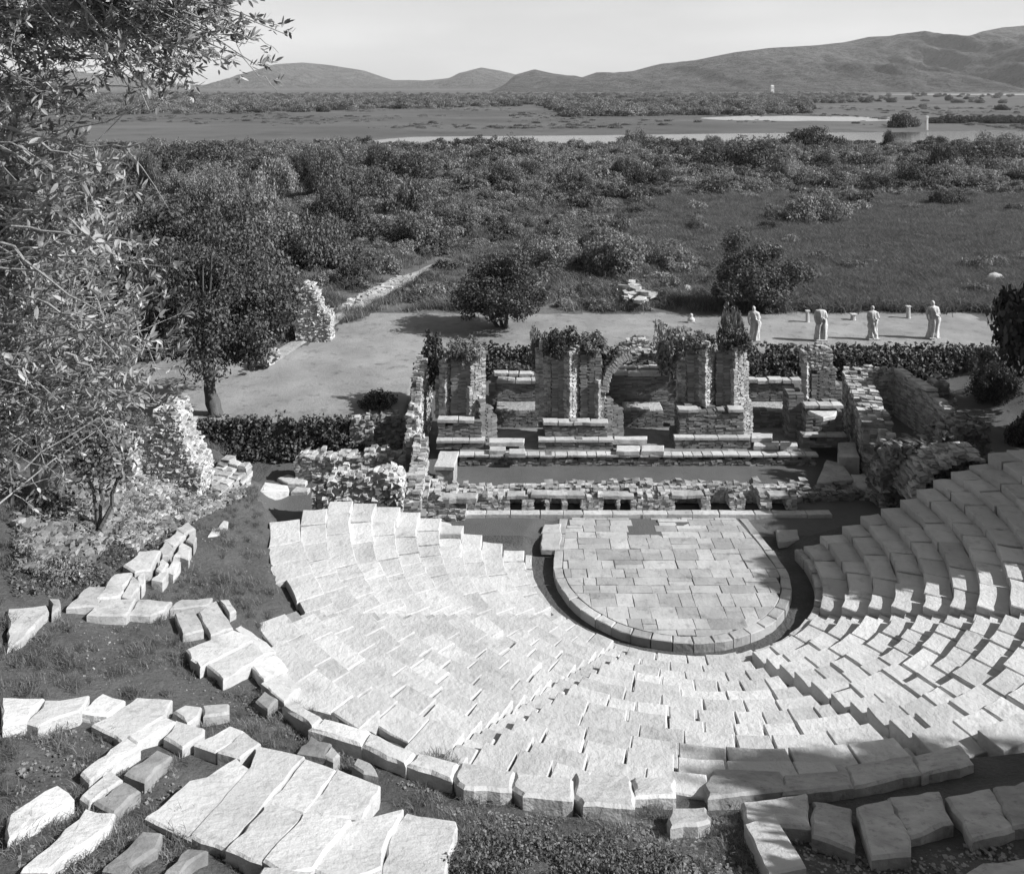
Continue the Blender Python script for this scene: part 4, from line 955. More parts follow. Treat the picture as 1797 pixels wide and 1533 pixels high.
tree('leaning_tree', 'dark bushy tree beyond the lawn, casting a long shadow to the left', tb, 1.0, (tb[0] + .2, tb[1], 4.0), (3.7, 2.8, 2.5), 203, 40000, .065, 'leaf_mid', 3, .14, (.2, 0), 24)
# trees to the right of the picture that shade the right-hand seats and the stage end
RT = [('evergreen_tree', 'dark evergreen tree leaning in at the right margin above the chamber walls', (24.0, 36.5, LAWN), (3.0, 3.2, 4.2), 6.0),
      ('evergreen_tree', 'dense evergreen just outside the right edge, shading the stage end', (22.5, 31.5, 1.0), (3.4, 2.8, 4.2), 6.6),
      ('evergreen_tree', 'spreading evergreen outside the right edge, shading the far seats', (21.0, 28.0, 3.0), (3.2, 2.6, 2.9), 7.0),
      ('evergreen_tree', 'tall evergreen outside the right edge, shading the middle right seats', (20.6, 23.9, 4.5), (3.4, 2.6, 2.6), 7.9),
      ('evergreen_tree', 'tallest evergreen outside the right edge, standing behind the others', (25.5, 25.2, 6.0), (3.4, 3.0, 2.8), 10.2),
      ('evergreen_tree', 'tall evergreen outside the bottom right corner, shading the lower blocks', (18.6, 9.8, 6.2), (3.2, 2.9, 3.6), 12.5),
      ('evergreen_tree', 'low unseen evergreen added outside the bottom right corner to deepen shade on the blocks', (12.6, 10.4, 4.6), (2.8, 2.3, 2.6), 9.2),  # extra tree out of view, added to block sky light and darken these blocks
      ('evergreen_tree', 'second evergreen outside the bottom right corner', (24.0, 11.2, 7.2), (3.6, 2.6, 4.0), 16.0)]
for i, (nm, lab, b, cr, cz) in enumerate(RT):
    tree(nm, lab, b, cz - b[2] - cr[2] * .5, (b[0], b[1], cz), cr, 210 + i, 16000, .14, 'leaf_dark', 1, .28, (0, 0), 22)

def shrub(mesh, loc, w, h, label, group=None, cat='shrub', name='shrub'):
    o = bpy.data.objects.new(name, mesh); col.objects.link(o); o.location = loc; o.scale = (w, w, h); o.rotation_euler = (0, 0, random.uniform(0, 6.28))
    return props(o, label, cat, group)
# individual shrubs: px centre, px base, px width, px height
def shrub_px(px, pb, pw, ph, label, dark=False, group=None, idx=None, h=0, dY=0):
    c = hit(px, pb); s = c[1] / FPX
    lst = (BIGD if dark else BIG) if pw * s > 2.2 else (SHD if dark else SH); i = random.randrange(len(lst)) if idx is None else idx
    return shrub(lst[i], (c[0], c[1] + dY, c[2] - .05), pw * s * .66, ph * s * 1.3, label, group)
shr = [(1425, 262, 105, 50, 'domed dark tree standing out against the lagoon, right of centre', 1), (1330, 300, 150, 70, 'broad rounded shrub mass just left of the domed lagoon tree', 0),
       (1112, 262, 75, 38, 'rounded shrub breaking the shoreline in the centre right', 0), (905, 282, 110, 50, 'wide shrub breaking the shoreline at the centre', 0),
       (1250, 262, 40, 28, 'small round shrub on the shoreline left of the broad shrub mass', 0), (1560, 262, 30, 44, 'narrow upright shrub on the near shore below the island tree', 1),
       (1642, 262, 50, 30, 'dark pointed shrub on the near shore at right', 1), (1745, 285, 110, 60, 'large rounded tree at the right margin of the near shore', 0),
       (1440, 312, 50, 36, 'small very dark bush below the domed lagoon tree', 1), (1655, 310, 60, 70, 'tall black-shadowed bush in the right-hand thicket', 1),
       (1660, 362, 66, 34, 'isolated dark low bush on the right pasture', 1), (1425, 392, 120, 66, 'spreading bush casting a shadow at the edge of the pasture', 0),
       (1545, 335, 90, 36, 'flat-topped bush in the thicket above the pasture', 1), (880, 330, 70, 50, 'dark round bush in the middle thicket under the shoreline shrub', 1),
       (1010, 330, 80, 50, 'pale bush right of the dark middle bush', 0), (700, 320, 120, 70, 'broad dark bush left of the middle thicket', 1), (590, 290, 90, 55, 'rounded bush near the left shore', 0),
       (480, 310, 110, 60, 'bushy tree left of the near-shore rounded bush', 0), (370, 300, 110, 64, 'dark bush on the left skyline of the thicket', 1), (270, 330, 120, 80, 'large bush half hidden behind the foreground laurel', 1),
       (620, 500, 70, 60, 'dark shadowy bush at the head of the dirt track', 1), (320, 450, 190, 120, 'big dark tree mass behind the large round-crowned tree', 1), (480, 450, 150, 90, 'leafy tree mass right of the round-crowned tree', 0),
       (840, 400, 70, 36, 'pale mounded bush in the middle of the thicket', 0), (1080, 480, 150, 84, 'wide tangled bush beyond the lawn, left of the leaning tree', 0), (960, 470, 110, 60, 'loose bush behind the spreading tree', 0),
       (1180, 470, 90, 50, 'low bush between the wide tangled bush and the leaning tree', 0), (740, 430, 110, 70, 'grey-leaved bush above the end of the dirt track', 0), (560, 470, 120, 110, 'tall loose bush behind the ruin stump', 0), (235, 600, 260, 250, 'tallest dark tree mass between the laurel and the round-crowned tree', 1),
       (455, 596, 150, 170, 'dense tree mass between the round-crowned tree and the ruin stump', 1), (400, 520, 200, 150, 'broad leafy mass rising behind the round-crowned tree', 1), (180, 420, 200, 160, 'dark tree mass behind the upper laurel twigs', 1)]
for i, (px_, pb, pw, ph, lab, dk) in enumerate(shr): shrub_px(px_, pb, pw, ph, lab, bool(dk), idx=i % 3)
gr_ = random.Random(31)
def grove(n, x0, x1, b0, b1, wm, hm_, what, where, group, dark=.4, avoid=None):
    k = 0; made = []
    while k < n:
        px_, pb = gr_.uniform(x0, x1), gr_.uniform(b0, b1)
        if avoid and avoid(px_, pb): continue
        k += 1; c = hit(px_, pb); dk = gr_.random() < dark; w_ = gr_.uniform(*wm); h_ = gr_.uniform(*hm_)
        o = shrub((BIGD if dk else BIG)[gr_.randrange(3)], (c[0], c[1], c[2] - .1), w_, h_, 'x', group, 'tree' if what == 'tree' else 'bush', 'thicket_' + what); made.append((pb, px_, dk, w_, h_, o))
    made.sort(key=lambda q: q[0]); nr = max(1, round(n / 11)); ordn = 'first second third fourth fifth sixth seventh eighth ninth tenth eleventh twelfth thirteenth fourteenth fifteenth sixteenth'.split()
    rows = {1: ['only'], 2: ['back', 'front'], 3: ['back', 'middle', 'front'], 4: ['rearmost', 'second', 'third', 'front']}[nr]
    for ri in range(nr):
        row = sorted(made[ri * n // nr:(ri + 1) * n // nr], key=lambda q: q[1])
        for r_i, (pb, px_, dk, w_, h_, o) in enumerate(row):
            size = 'broad' if w_ > (wm[0] + wm[1]) / 2 + .3 else ('tall' if h_ > (hm_[0] + hm_[1]) / 2 else 'low')
            o['label'] = '%s %s %s in the %s, %s row, %s from left' % (size, 'dark' if dk else 'grey', what, where, rows[ri], ordn[r_i])
grove(44, 120, 800, 300, 470, (2.4, 4.4), (4.6, 8.4), 'tree', 'wood left of the track', 'trees of the wood left of the dirt track', .5, lambda x, y: y > 380 + max(0, (720 - x)) * .16 and x > 560)
grove(44, 760, 1800, 262, 330, (2.4, 4.6), (3.2, 6.0), 'tree', 'belt along the near shore', 'trees along the near shore', .35)
grove(30, 780, 1420, 335, 480, (1.1, 2.4), (1.2, 2.6), 'bush', 'scrub beyond the lawn', 'bushes of the central scrub', .4, lambda x, y: y > 420 and x > 1200)
# bushes rooted on and behind the ruins
for (px_, pt, pb_, pw, Y_, lab, dk) in [(768, 562, 660, 75, 36.8, 'dark upright bush growing behind the left end wall', 1), (815, 588, 626, 66, 35.3, 'shrub sprouting from the head of the leftmost pier', 0),
                                       (948, 566, 640, 42, 36.6, 'tall thin shrub behind the middle pier', 0), (990, 574, 614, 62, 35.3, 'bushy growth capping the left half of the middle pier', 1),
                                       (1042, 572, 612, 58, 35.3, 'bushy growth capping the right half of the middle pier', 0), (1185, 558, 640, 85, 37.2, 'large grey shrub behind the left edge of the right pier', 0),
                                       (1228, 572, 604, 56, 35.3, 'low growth on top of the right pier', 0), (1285, 520, 640, 45, 37.5, 'tall slender shrub behind the right pier', 0), (905, 628, 664, 80, 40.5, 'low dark hedge-like bush in the left gap behind the rear wall', 1),
                                       (1288, 570, 606, 50, 35.3, 'small bush on the ragged edge of the right pier', 1)]:
    top = atY(px_, pt, Y_); bot = atY(px_, pb_, Y_)
    shrub((SHD if dk else SH)[random.randrange(3)], (bot[0], bot[1], bot[2] - .1), pw * Y_ / FPX * .74, (top[2] - bot[2]) * 1.35, lab)
for px_, pb, pw, ph, lab in [(1748, 700, 90, 80, 'black-shadowed bush at the right margin below the lawn end'), (1745, 640, 70, 40, 'dark bush at the right end of the ivy bank'), (1792, 775, 60, 70, 'dark bush filling the corner above the topmost right seats')]:
    shrub_px(px_, pb, pw, ph, lab, True)
shrub_px(664, 712, 66, 42, 'round clipped-looking bush at the lawn corner above the left recess', True)
for (px_, pb, pw, ph, lab, m_) in [(110, 1012, 120, 70, 'pale-leaved bush clump at the left margin above the long block', 'p'), (60, 905, 110, 50, 'dark bush under the slender stems at the left margin', 'd'),
                                  (50, 990, 70, 60, 'small pale bush at the very left margin beside the larger pale clump', 'p'), (130, 800, 120, 70, 'loose grey shrub left of the jagged rubble fragment', 'n'),
                                  (215, 745, 110, 60, 'feathery shrub behind the jagged rubble fragment', 'n'), (70, 800, 110, 110, 'tangled shrub behind the slender stems', 'd')]:
    c = hit(px_, pb); s = c[1] / FPX
    me = crown_mesh('shrub', {'p': 'leaf_pale', 'd': 'leaf_dark', 'n': 'leaf_mid'}[m_], 300 + px_, 7000, .036, 1, 1, 16)
    shrub(me, (c[0], c[1], c[2] - .1), pw * s * .5, ph * s * .95, lab)

# scattered masses: one object each, instancing a few crowns
def scatter(name, pts, scl, rotz, protos, kind='stuff', label=None, cat=None):
    pts = np.asarray(pts, np.float32); n = len(pts); me = bpy.data.meshes.new(name)
    me.vertices.add(n); me.vertices.foreach_set('co', pts.ravel())
    scl = np.asarray(scl, np.float32); scl = np.repeat(scl[:, None], 3, 1) if scl.ndim == 1 else scl
    a = me.attributes.new('scl', 'FLOAT_VECTOR', 'POINT'); a.data.foreach_set('vector', scl.ravel())
    rot = np.zeros((n, 3), np.float32); rot[:, 2] = rotz
    a = me.attributes.new('rot', 'FLOAT_VECTOR', 'POINT'); a.data.foreach_set('vector', rot.ravel())
    o = bpy.data.objects.new(name, me); col.objects.link(o)
    ng = bpy.data.node_groups.new(name, 'GeometryNodeTree')
    ng.interface.new_socket('Geometry', in_out='INPUT', socket_type='NodeSocketGeometry'); ng.interface.new_socket('Geometry', in_out='OUTPUT', socket_type='NodeSocketGeometry')
    gi = ng.nodes.new('NodeGroupInput'); go = ng.nodes.new('NodeGroupOutput'); ip = ng.nodes.new('GeometryNodeInstanceOnPoints'); jg = ng.nodes.new('GeometryNodeJoinGeometry')
    for p in protos:
        oi = ng.nodes.new('GeometryNodeObjectInfo'); oi.transform_space = 'ORIGINAL'; oi.inputs['Object'].default_value = p; oi.inputs['As Instance'].default_value = True
        ng.links.new(oi.outputs['Geometry'], jg.inputs[0])
    def attr(nm):
        na = ng.nodes.new('GeometryNodeInputNamedAttribute'); na.data_type = 'FLOAT_VECTOR'; na.inputs['Name'].default_value = nm; return na.outputs[0]
    ip.inputs['Pick Instance'].default_value = True
    ng.links.new(gi.outputs[0], ip.inputs['Points']); ng.links.new(jg.outputs[0], ip.inputs['Instance'])
    ng.links.new(attr('scl'), ip.inputs['Scale'])
    er = ng.nodes.new('FunctionNodeEulerToRotation'); ng.links.new(attr('rot'), er.inputs[0]); ng.links.new(er.outputs[0], ip.inputs['Rotation'])
    rv = ng.nodes.new('FunctionNodeRandomValue'); rv.data_type = 'INT'; rv.inputs[4].default_value = 0; rv.inputs[5].default_value = len(protos) - 1
    for s_ in rv.outputs:
        if s_.type == 'INT': ng.links.new(s_, ip.inputs['Instance Index'])
    ng.links.new(ip.outputs[0], go.inputs[0])
    md = o.modifiers.new('scatter', 'NODES'); md.node_group = ng
    return props(o, label, cat, None, kind)
def proto(mesh, loc, s, label, name='shrub', cat='shrub'):
    o = bpy.data.objects.new(name, mesh); col.objects.link(o); o.location = loc; o.scale = s; return props(o, label, cat)
# one visible shrub of every shape, standing in the thicket, doubles as the source of the mass
pl = ['low rounded shrub in the thicket just past the lawn edge at centre', 'small flat shrub past the lawn edge, left of centre', 'upright little shrub beside the pasture edge', 'spreading low shrub near the middle of the thicket',
      'small shrub beyond the spreading tree', 'tallest small shrub in the near thicket']
PR = []
for i, me in enumerate(SH):
    c = hit(700 + 95 * i, 520 - 8 * (i % 3)); PR.append(proto(me, (c[0], c[1], c[2] - .05), (1.1, 1.1, 1.0), pl[i]))
PD = []
for i, me in enumerate(SHD):
    c = hit(560 + 130 * i, 440 - 10 * i); PD.append(proto(me, (c[0], c[1], c[2] - .05), (1.5, 1.5, 1.3), ['dark small bush beside the track head', 'dark small bush left of the pale mounded bush', 'dark small bush under the middle thicket'][i]))
PG = []
for i, me in enumerate(GR):
    c = hit(1500 + 60 * i, 545); PG.append(proto(me, (c[0], c[1], c[2]), (.6, .6, .5), ['tuft of long grass at the back edge of the lawn behind the statues', 'second tuft of long grass at the back lawn edge, further right'][i], 'grass_tuft', 'grass'))
def field_pts(n, y0, y1, dens, seed, power=1.0):
    r = np.random.default_rng(seed); out = []
    while len(out) < n:
        Y = math.sqrt(r.uniform(y0 ** 2, y1 ** 2)) if power == 1 else y0 + (y1 - y0) * r.random() ** power
        X = r.uniform(-.66, .64) * Y - 0
        if r.random() < dens(X, Y): out.append((X, Y))
    return out
def pasture(X, Y): return ss(11, 17, X + 2.5 * noise.noise((X * .1, Y * .1, 2))) * (1 - ss(100, 125, Y))
def d1(X, Y):
    p = pasture(X, Y); n = noise.noise((X * .06, Y * .06, 7)) * .5 + .5
    if lawn_class(X, Y) == 'lawn' or (Y < 46 and X > -15) or (Y < 51.8 and X > -12): return 0
    px_ = X / Y * FPX + CX; py_ = HY + FPX * 13.8 / Y
    if 440 < px_ < 790 and abs(py_ - np.interp(px_, [440, 600, 720, 790], [655, 550, 490, 450])) < 16: return 0
    near = .6 if Y < 62 else 1
    return max(.0, (1 - .88 * p)) * (.35 + n) * near
P1 = field_pts(13000, 42, 204, d1, 1)
z = [T(x, y, False) - .1 for x, y in P1]; r_ = np.random.default_rng(5)
s1 = np.array([(.6 + 1.1 * r_.random() ** 1.8) * (1 + 1.0 * ss(70, 160, y)) for x, y in P1])
scatter('thicket', [(x, y, zz) for (x, y), zz in zip(P1, z)], np.stack([s1, s1, s1 * (.6 + .5 * r_.random(len(s1)))], 1), r_.random(len(s1)) * 6.28, PR, label='dense low thicket covering the plain between the lawn and the lagoon', cat='thicket')
P2 = field_pts(900, 56, 203, lambda X, Y: d1(X, Y) * (noise.noise((X * .04, Y * .05, 17)) > .05), 2)
s2 = np.array([(.9 + 1.8 * r_.random() ** 1.5) * (1 + .7 * ss(80, 160, y)) for x, y in P2])
scatter('dark_thicket', [(x, y, T(x, y, False) - .1) for x, y in P2], np.stack([s2, s2, s2 * .85], 1), r_.random(len(s2)) * 6.28, PD, label='darker bushes standing through the thicket on the plain', cat='thicket')
def d3(X, Y):
    if lawn_class(X, Y) == 'lawn': return 0
    if Y < 51.9 and X > -9: return 0
    px_ = X / Y * FPX + CX; py_ = HY + FPX * 13.8 / Y
    if 430 < px_ < 800 and abs(py_ - np.interp(px_, [440, 600, 720, 790], [655, 550, 490, 450])) < 13: return 0
    return .12 + .88 * pasture(X, Y)
P3 = field_pts(15000, 46, 120, d3, 3, 1.25)
s3 = .35 + .5 * r_.random(len(P3)); scatter('long_grass', [(x, y, T(x, y, False) - .02) for x, y in P3], np.stack([s3 * 1.3, s3 * 1.3, s3 * .8], 1), r_.random(len(s3)) * 6.28, PG, label='rough long grass of the pasture beyond the lawn', cat='grass')
r7 = np.random.default_rng(33); P7 = []
while len(P7) < 3000:
    X, Y = r7.uniform(-14, 4), r7.uniform(8, 30); r__ = math.hypot(X - OX, Y - OY)
    if lawn_class(X, Y) != 'earth' or r__ < rout(math.degrees(math.atan2(X - OX, OY - Y))) + .25 or (X > -2 and Y > 20): continue
    if noise.noise((X * .7, Y * .7, 21)) + .5 * noise.noise((X * 2.3, Y * 2.3, 4)) > r7.uniform(-.35, .5): P7.append((X, Y, T(X, Y) - .01))
s7 = .07 + .1 * r7.random(len(P7)) ** 2; scatter('short_grass', P7, np.stack([s7 * 1.6, s7 * 1.6, s7 * .8], 1), r7.random(len(s7)) * 6.28, PG, label='short dry grass growing in patches on the earth slope', cat='grass')
# ivy and growth on the banks of the raised lawn
iv = leaf_material('ivy_leaf', .03, .12, 0, .25, .08)
def bank_growth(name, label, X0, X1, Yf, n, size, m, zlo, zhi, dy=.9, seed=1):
    r = np.random.default_rng(seed); x = r.uniform(X0, X1, n); t = r.random(n)
    z_ = zlo + (zhi - zlo) * t + .12 * r.normal(size=n); bump = np.array([noise.noise((a * 1.2, b * 1.5, seed)) for a, b in zip(x, z_)])
    y_ = Yf + dy * t - .25 - .35 * np.maximum(0, bump) + .1 * r.normal(size=n)
    keep = bump > -.42; c = np.stack([x, y_, z_], 1)[keep]; V, F = leaf_cloud(r, c, np.ones((len(c), 3)) * .06, int(len(c) * 3), size, shell=.2)
    return props(obj(name, V, F, m), label, 'ivy', None, 'stuff')
bank_growth('ivy', 'dark ivy covering the bank below the lawn on the left', atY(318, 0, 34.6)[0], atY(655, 0, 34.6)[0], 34.35, 5200, .07, 'leaf_mid', .0, 1.45, .7, 1)
bank_growth('ivy', 'dark ivy covering the long bank behind the stage building on the right', atY(1310, 0, 44)[0], atY(1790, 0, 44)[0], 43.8, 6000, .09, 'leaf_mid', .1, 1.5, .8, 2)
bank_growth('ivy', 'ivy on the bank behind the left gap of the stage building', -2.5, 8.5, 43.8, 3500, .09, 'leaf_mid', .1, 1.5, .8, 3)
heap('low_plants', [(800, 1475), (850, 1458), (1060, 1470), (1080, 1530), (790, 1535)], 1, .01, .02, 'earth', 'x', 'y', seed=1)
bpy.data.objects.remove(bpy.data.objects['low_plants'])
def ground_plants(name, label, poly, n, size, m, seed, lift=.12, cat='ground cover'):
    r = random.Random(seed); x0, x1 = min(p[0] for p in poly), max(p[0] for p in poly); y0, y1 = min(p[1] for p in poly), max(p[1] for p in poly); C = []
    while len(C) < n:
        x, y = r.uniform(x0, x1), r.uniform(y0, y1); c_ = False
        for (xa, ya), (xb, yb) in zip(poly, poly[1:] + poly[:1]):
            if (ya > y) != (yb > y) and x < (xb - xa) * (y - ya) / (yb - ya) + xa: c_ = not c_
        if not c_: continue
        q = hit(x, y); nn = noise.noise((q[0] * 1.3, q[1] * 1.3, seed))
        if nn > -.25: q[2] += lift * r.random() * (1 + 2 * max(0, nn)); C.append(q)
    C = np.array(C); V, F = leaf_cloud(np.random.default_rng(seed), C, np.ones((len(C), 3)) * .05, n * 3, size, shell=.2, up=.8)
    return props(obj(name, V, F, m), label, cat, None, 'stuff')
ground_plants('low_plants', 'mat of small-leaved plants on the mound at the bottom centre', [(800, 1490), (850, 1462), (960, 1455), (1060, 1475), (1090, 1500), (1200, 1500), (1250, 1540), (780, 1540)], 4200, .022, 'leaf_mid', 4)
ground_plants('low_plants', 'sparse weeds along the foot of the left slope stones', [(180, 960), (240, 880), (380, 860), (430, 870), (340, 920), (250, 1000)], 900, .035, 'leaf_mid', 5, .1)
ground_plants('low_plants', 'weeds spreading over the left slope under the laurel', [(20, 860), (180, 830), (240, 960), (170, 1040), (20, 1050)], 1500, .035, 'leaf_mid', 6, .15)
# far woodland across the lagoon
def far_dens(X, Y):
    px_ = X / Y * FPX + CX
    if px_ > 1420 and Y < 700: return .004
    if px_ > 1500: return .1
    lo = np.interp(px_, [0, 240, 600, 940, 1000, 1400], [430, 430, 480, 620, 400, 420])
    return 1.0 if Y > lo else 0
P4 = []
r_ = np.random.default_rng(9)
while len(P4) < 4200:
    Y = 290 + 1100 * r_.random() ** 1.25; X = r_.uniform(-.66, .64) * Y
    if r_.random() < far_dens(X, Y): P4.append((X, Y, .1))
s4 = 3.2 + 3.0 * r_.random(len(P4)); scatter('far_woodland', P4, np.stack([s4 * 1.25, s4 * 1.25, s4 * 1.15], 1), r_.random(len(s4)) * 6.28, PR + PD[:1], label='belt of far woodland across the lagoon at the foot of the hills', cat='woodland')
r6 = np.random.default_rng(19); P6 = []
while len(P6) < 1700:
    Y = 292 + 330 * r6.random() ** 1.2; X = r6.uniform(-.66, .64) * Y
    if noise.noise((X * .03, Y * .012, 4)) + .35 * noise.noise((X * .1, Y * .05, 8)) > .0: P6.append((X, Y, .15))
s6 = .5 + 1.3 * r6.random(len(P6)) ** 2; scatter('marsh_scrub', P6, np.stack([s6 * 1.8, s6 * 1.8, s6 * .8], 1), r6.random(len(s6)) * 6.28, PR, label='low scattered scrub on the flat land across the lagoon', cat='scrub')
P5 = []
while len(P5) < 420:
    Y = 330 + 30 * r_.random(); X = r_.uniform(.49, .72) * Y; P5.append((X, Y, .1))
s5 = 1.6 + 1.0 * r_.random(len(P5)); scatter('hedgerow', P5, np.stack([s5 * 1.4, s5 * 1.4, s5 * 1.3], 1), r_.random(len(s5)) * 6.28, PD, label='dark hedgerow along the far bank at the right margin', cat='hedgerow')
shrub(SHD[0], (atY(1578, 0, 300)[0], 300, 0), 6.2, 8.5, 'large tree on the far bank left of the white post', cat='tree', name='bank_tree')
shrub(SH[2], (atY(1600, 0, 304)[0], 304, 0), 4.5, 6.2, 'paler tree touching the far-bank tree on its right', cat='tree', name='bank_tree')
c = atY(1627, 228, 285); V = [(c[0] + x * .28, c[1] + y * .28, zz) for zz in (.0, 4.2) for x, y in ((-1, -1), (1, -1), (1, 1), (-1, 1))]
e = empty('white_post', (c[0], c[1], 0), 'thin white beacon post on the far bank of the lagoon', 'post')
obj('shaft', V, [(0, 3, 2, 1), (4, 5, 6, 7), (0, 1, 5, 4), (1, 2, 6, 5), (2, 3, 7, 6), (3, 0, 4, 7)], 'white', e)
V = [(c[0] + x * .42, c[1] + y * .42, zz) for zz in (4.2, 4.8) for x, y in ((-1, -1), (1, -1), (1, 1), (-1, 1))]
obj('cap', V, [(0, 3, 2, 1), (4, 5, 6, 7), (0, 1, 5, 4), (1, 2, 6, 5), (2, 3, 7, 6), (3, 0, 4, 7)], 'white', e)
# white house at the foot of the hills
hx, hy, hz = atY(1355, 0, 1750)[0], 1750, 7.0
e = empty('white_house', (hx, hy, 0), 'tiny white house at the foot of the wooded hills', 'house')
def boxV(x0, x1, y0, y1, z0, z1): return [(x, y, z) for z in (z0, z1) for x, y in ((x0, y0), (x1, y0), (x1, y1), (x0, y1))]
BF = [(0, 3, 2, 1), (4, 5, 6, 7), (0, 1, 5, 4), (1, 2, 6, 5), (2, 3, 7, 6), (3, 0, 4, 7)]
obj('wall', boxV(hx - 3, hx + 3, hy - 4, hy + 4, 0, 14), BF, 'white', e)
obj('roof', [(hx - 3.4, hy - 4.4, 14.05), (hx + 3.4, hy - 4.4, 14.05), (hx + 3.4, hy + 4.4, 14.05), (hx - 3.4, hy + 4.4, 14.05), (hx - 1.5, hy, 15.5), (hx + 1.5, hy, 15.5)],
    [(0, 1, 5, 4), (1, 2, 5), (2, 3, 4, 5), (3, 0, 4), (3, 2, 1, 0)], 'white', e)
for k in (-1, 1): obj('window', boxV(hx + k * 1.5 - .6, hx + k * 1.5 + .6, hy - 4.06, hy - 3.9, 8, 10), BF, 'dark', e)

# ------------------------------------------------------------------ statues
def figure(name, label, px, py, H, head=True, contr=0, seed=1, turn=0.0, two_legs=False):
    c = at(px, py, LAWN); e = empty(name, tuple(c), label, 'statue', 'marble statues standing on the lawn'); r = random.Random(seed)
    pb = .3; V = []
    stone('plinth', [(c[0] - pb, c[1] - pb * .8), (c[0] + pb, c[1] - pb * .8), (c[0] + pb, c[1] + pb * .8), (c[0] - pb, c[1] + pb * .8)], LAWN + .12, .2, 'marble', e, bev=.02, jit=.01)
    prof = [(0, .27, .22, 0), (.04, .27, .21, 0), (.15, .24, .19, .0), (.28, .235, .18, .01), (.4, .24, .185, .02), (.5, .25, .19, .03), (.57, .235, .18, .02), (.64, .215, .165, .01), (.7, .235, .17, 0), (.76, .27, .17, -.005),
            (.81, .285, .155, -.01), (.835, .22, .13, -.01), (.85, .09, .085, -.01), (.87, .07, .07, -.01), (.885, .085, .09, -.01), (.91, .095, .11, -.01), (.94, .1, .115, -.01), (.97, .09, .105, -.01), (.99, .06, .07, -.01), (1, .01, .01, -.01)]
    if not head: prof = prof[:12] + [(.845, .12, .1, 0), (.85, .01, .01, 0)]
    zs = np.linspace(0, prof[-1][0], 46); pz = [p[0] for p in prof]; ns = 30; F = []
    for z in zs:
        rx, ry, ox = (np.interp(z, pz, [p[i] for p in prof]) for i in (1, 2, 3)); fold = .17 * (1 - ss(.6, .84, z)) + .06 * (z < .84)
        for k in range(ns):
            a = 2 * PI * k / ns
            f = 1 + fold * math.sin(7 * a + 4 * z + seed + 2.2 * math.sin(5 * z + seed)) + fold * .5 * math.sin(13 * a - 6 * z)
            x, y = rx * f * math.cos(a) * H / 1.9, ry * f * math.sin(a) * H / 1.9
            if two_legs and z < .42: x *= 1 + .15 * abs(math.cos(a)); y *= .55 + .45 * min(1, abs(math.cos(a)) * 1.4)
            if .905 < z < .935 and math.sin(a) < -.9: y *= 1.16
            xt = x + ox * H + contr * .05 * math.sin(PI * z); 
            V.append((c[0] + xt * math.cos(turn) - y * math.sin(turn), c[1] + xt * math.sin(turn) + y * math.cos(turn), LAWN + .12 + z * H))
    n = len(zs)
    for j in range(n - 1):
        for k in range(ns): F.append((j * ns + k, j * ns + (k + 1) % ns, (j + 1) * ns + (k + 1) % ns, (j + 1) * ns + k))
    F.append(tuple(range((n - 1) * ns, n * ns)))
    obj('figure', V, F, 'marble', e, smooth=True)
    def tube(P, rad):
        V, F = [], []
        for i, (p, q) in enumerate(zip(P, rad)):
            for k in range(8):
                a = 2 * PI * k / 8; V.append((c[0] + p[0] + q * math.cos(a), c[1] + p[1] + q * math.sin(a) * .9, LAWN + .12 + p[2] + q * .35 * math.sin(a)))
        for j in range(len(P) - 1):
            for k in range(8): F.append((j * 8 + k, j * 8 + (k + 1) % 8, j * 8 + 8 + (k + 1) % 8, j * 8 + 8 + k))
        F.append(tuple(range(8))[::-1]); F.append(tuple(range(len(P) * 8 - 8, len(P) * 8))); obj('arm', V, F, 'marble', e, smooth=True)
    s = H / 1.9
    tube([(.25 * s, 0, 1.5 * s), (.31 * s, -.03, 1.25 * s), (.3 * s, -.08, 1.08 * s), (.16 * s, -.24 * s, 1.12 * s), (.04 * s, -.22 * s, 1.22 * s)], [.075 * s, .07 * s, .065 * s, .05 * s, .045 * s])
    tube([(-.25 * s, 0, 1.5 * s), (-.32 * s, -.02, 1.22 * s), (-.31 * s, -.08, 1.0 * s), (-.27 * s, -.14, .85 * s)], [.075 * s, .07 * s, .055 * s, .045 * s])
    if two_legs:
        for k in (-1, 1):
            V, F = [], []
            for i, (z, q, xo) in enumerate([(0, .075, .17), (.25, .08, .17), (.5, .1, .16), (.85, .13, .12)]):
                for a in range(10): V.append((c[0] + k * xo * s + q * math.cos(a * .6283), c[1] - .14 + q * math.sin(a * .6283), LAWN + .12 + z * s))
            for j in range(3):
                for a in range(10): F.append((j * 10 + a, j * 10 + (a + 1) % 10, j * 10 + 10 + (a + 1) % 10, j * 10 + 10 + a))
            obj('leg', V, F, 'marble', e, smooth=True)
figure('statue', 'rightmost and tallest draped marble statue on the lawn, head intact', 1637, 594, 1.95, True, 1, 3)
figure('statue', 'draped marble statue with a small head, second from the right', 1532, 596, 1.72, True, -1, 5, .2)
figure('statue', 'headless marble statue with its two legs showing, third from the right', 1440, 598, 1.85, False, 0, 7, 0, True)
figure('statue', 'pale draped statue partly hidden by shrubs, leftmost of the row', 1323, 599, 1.78, True, 1, 9, -.3)
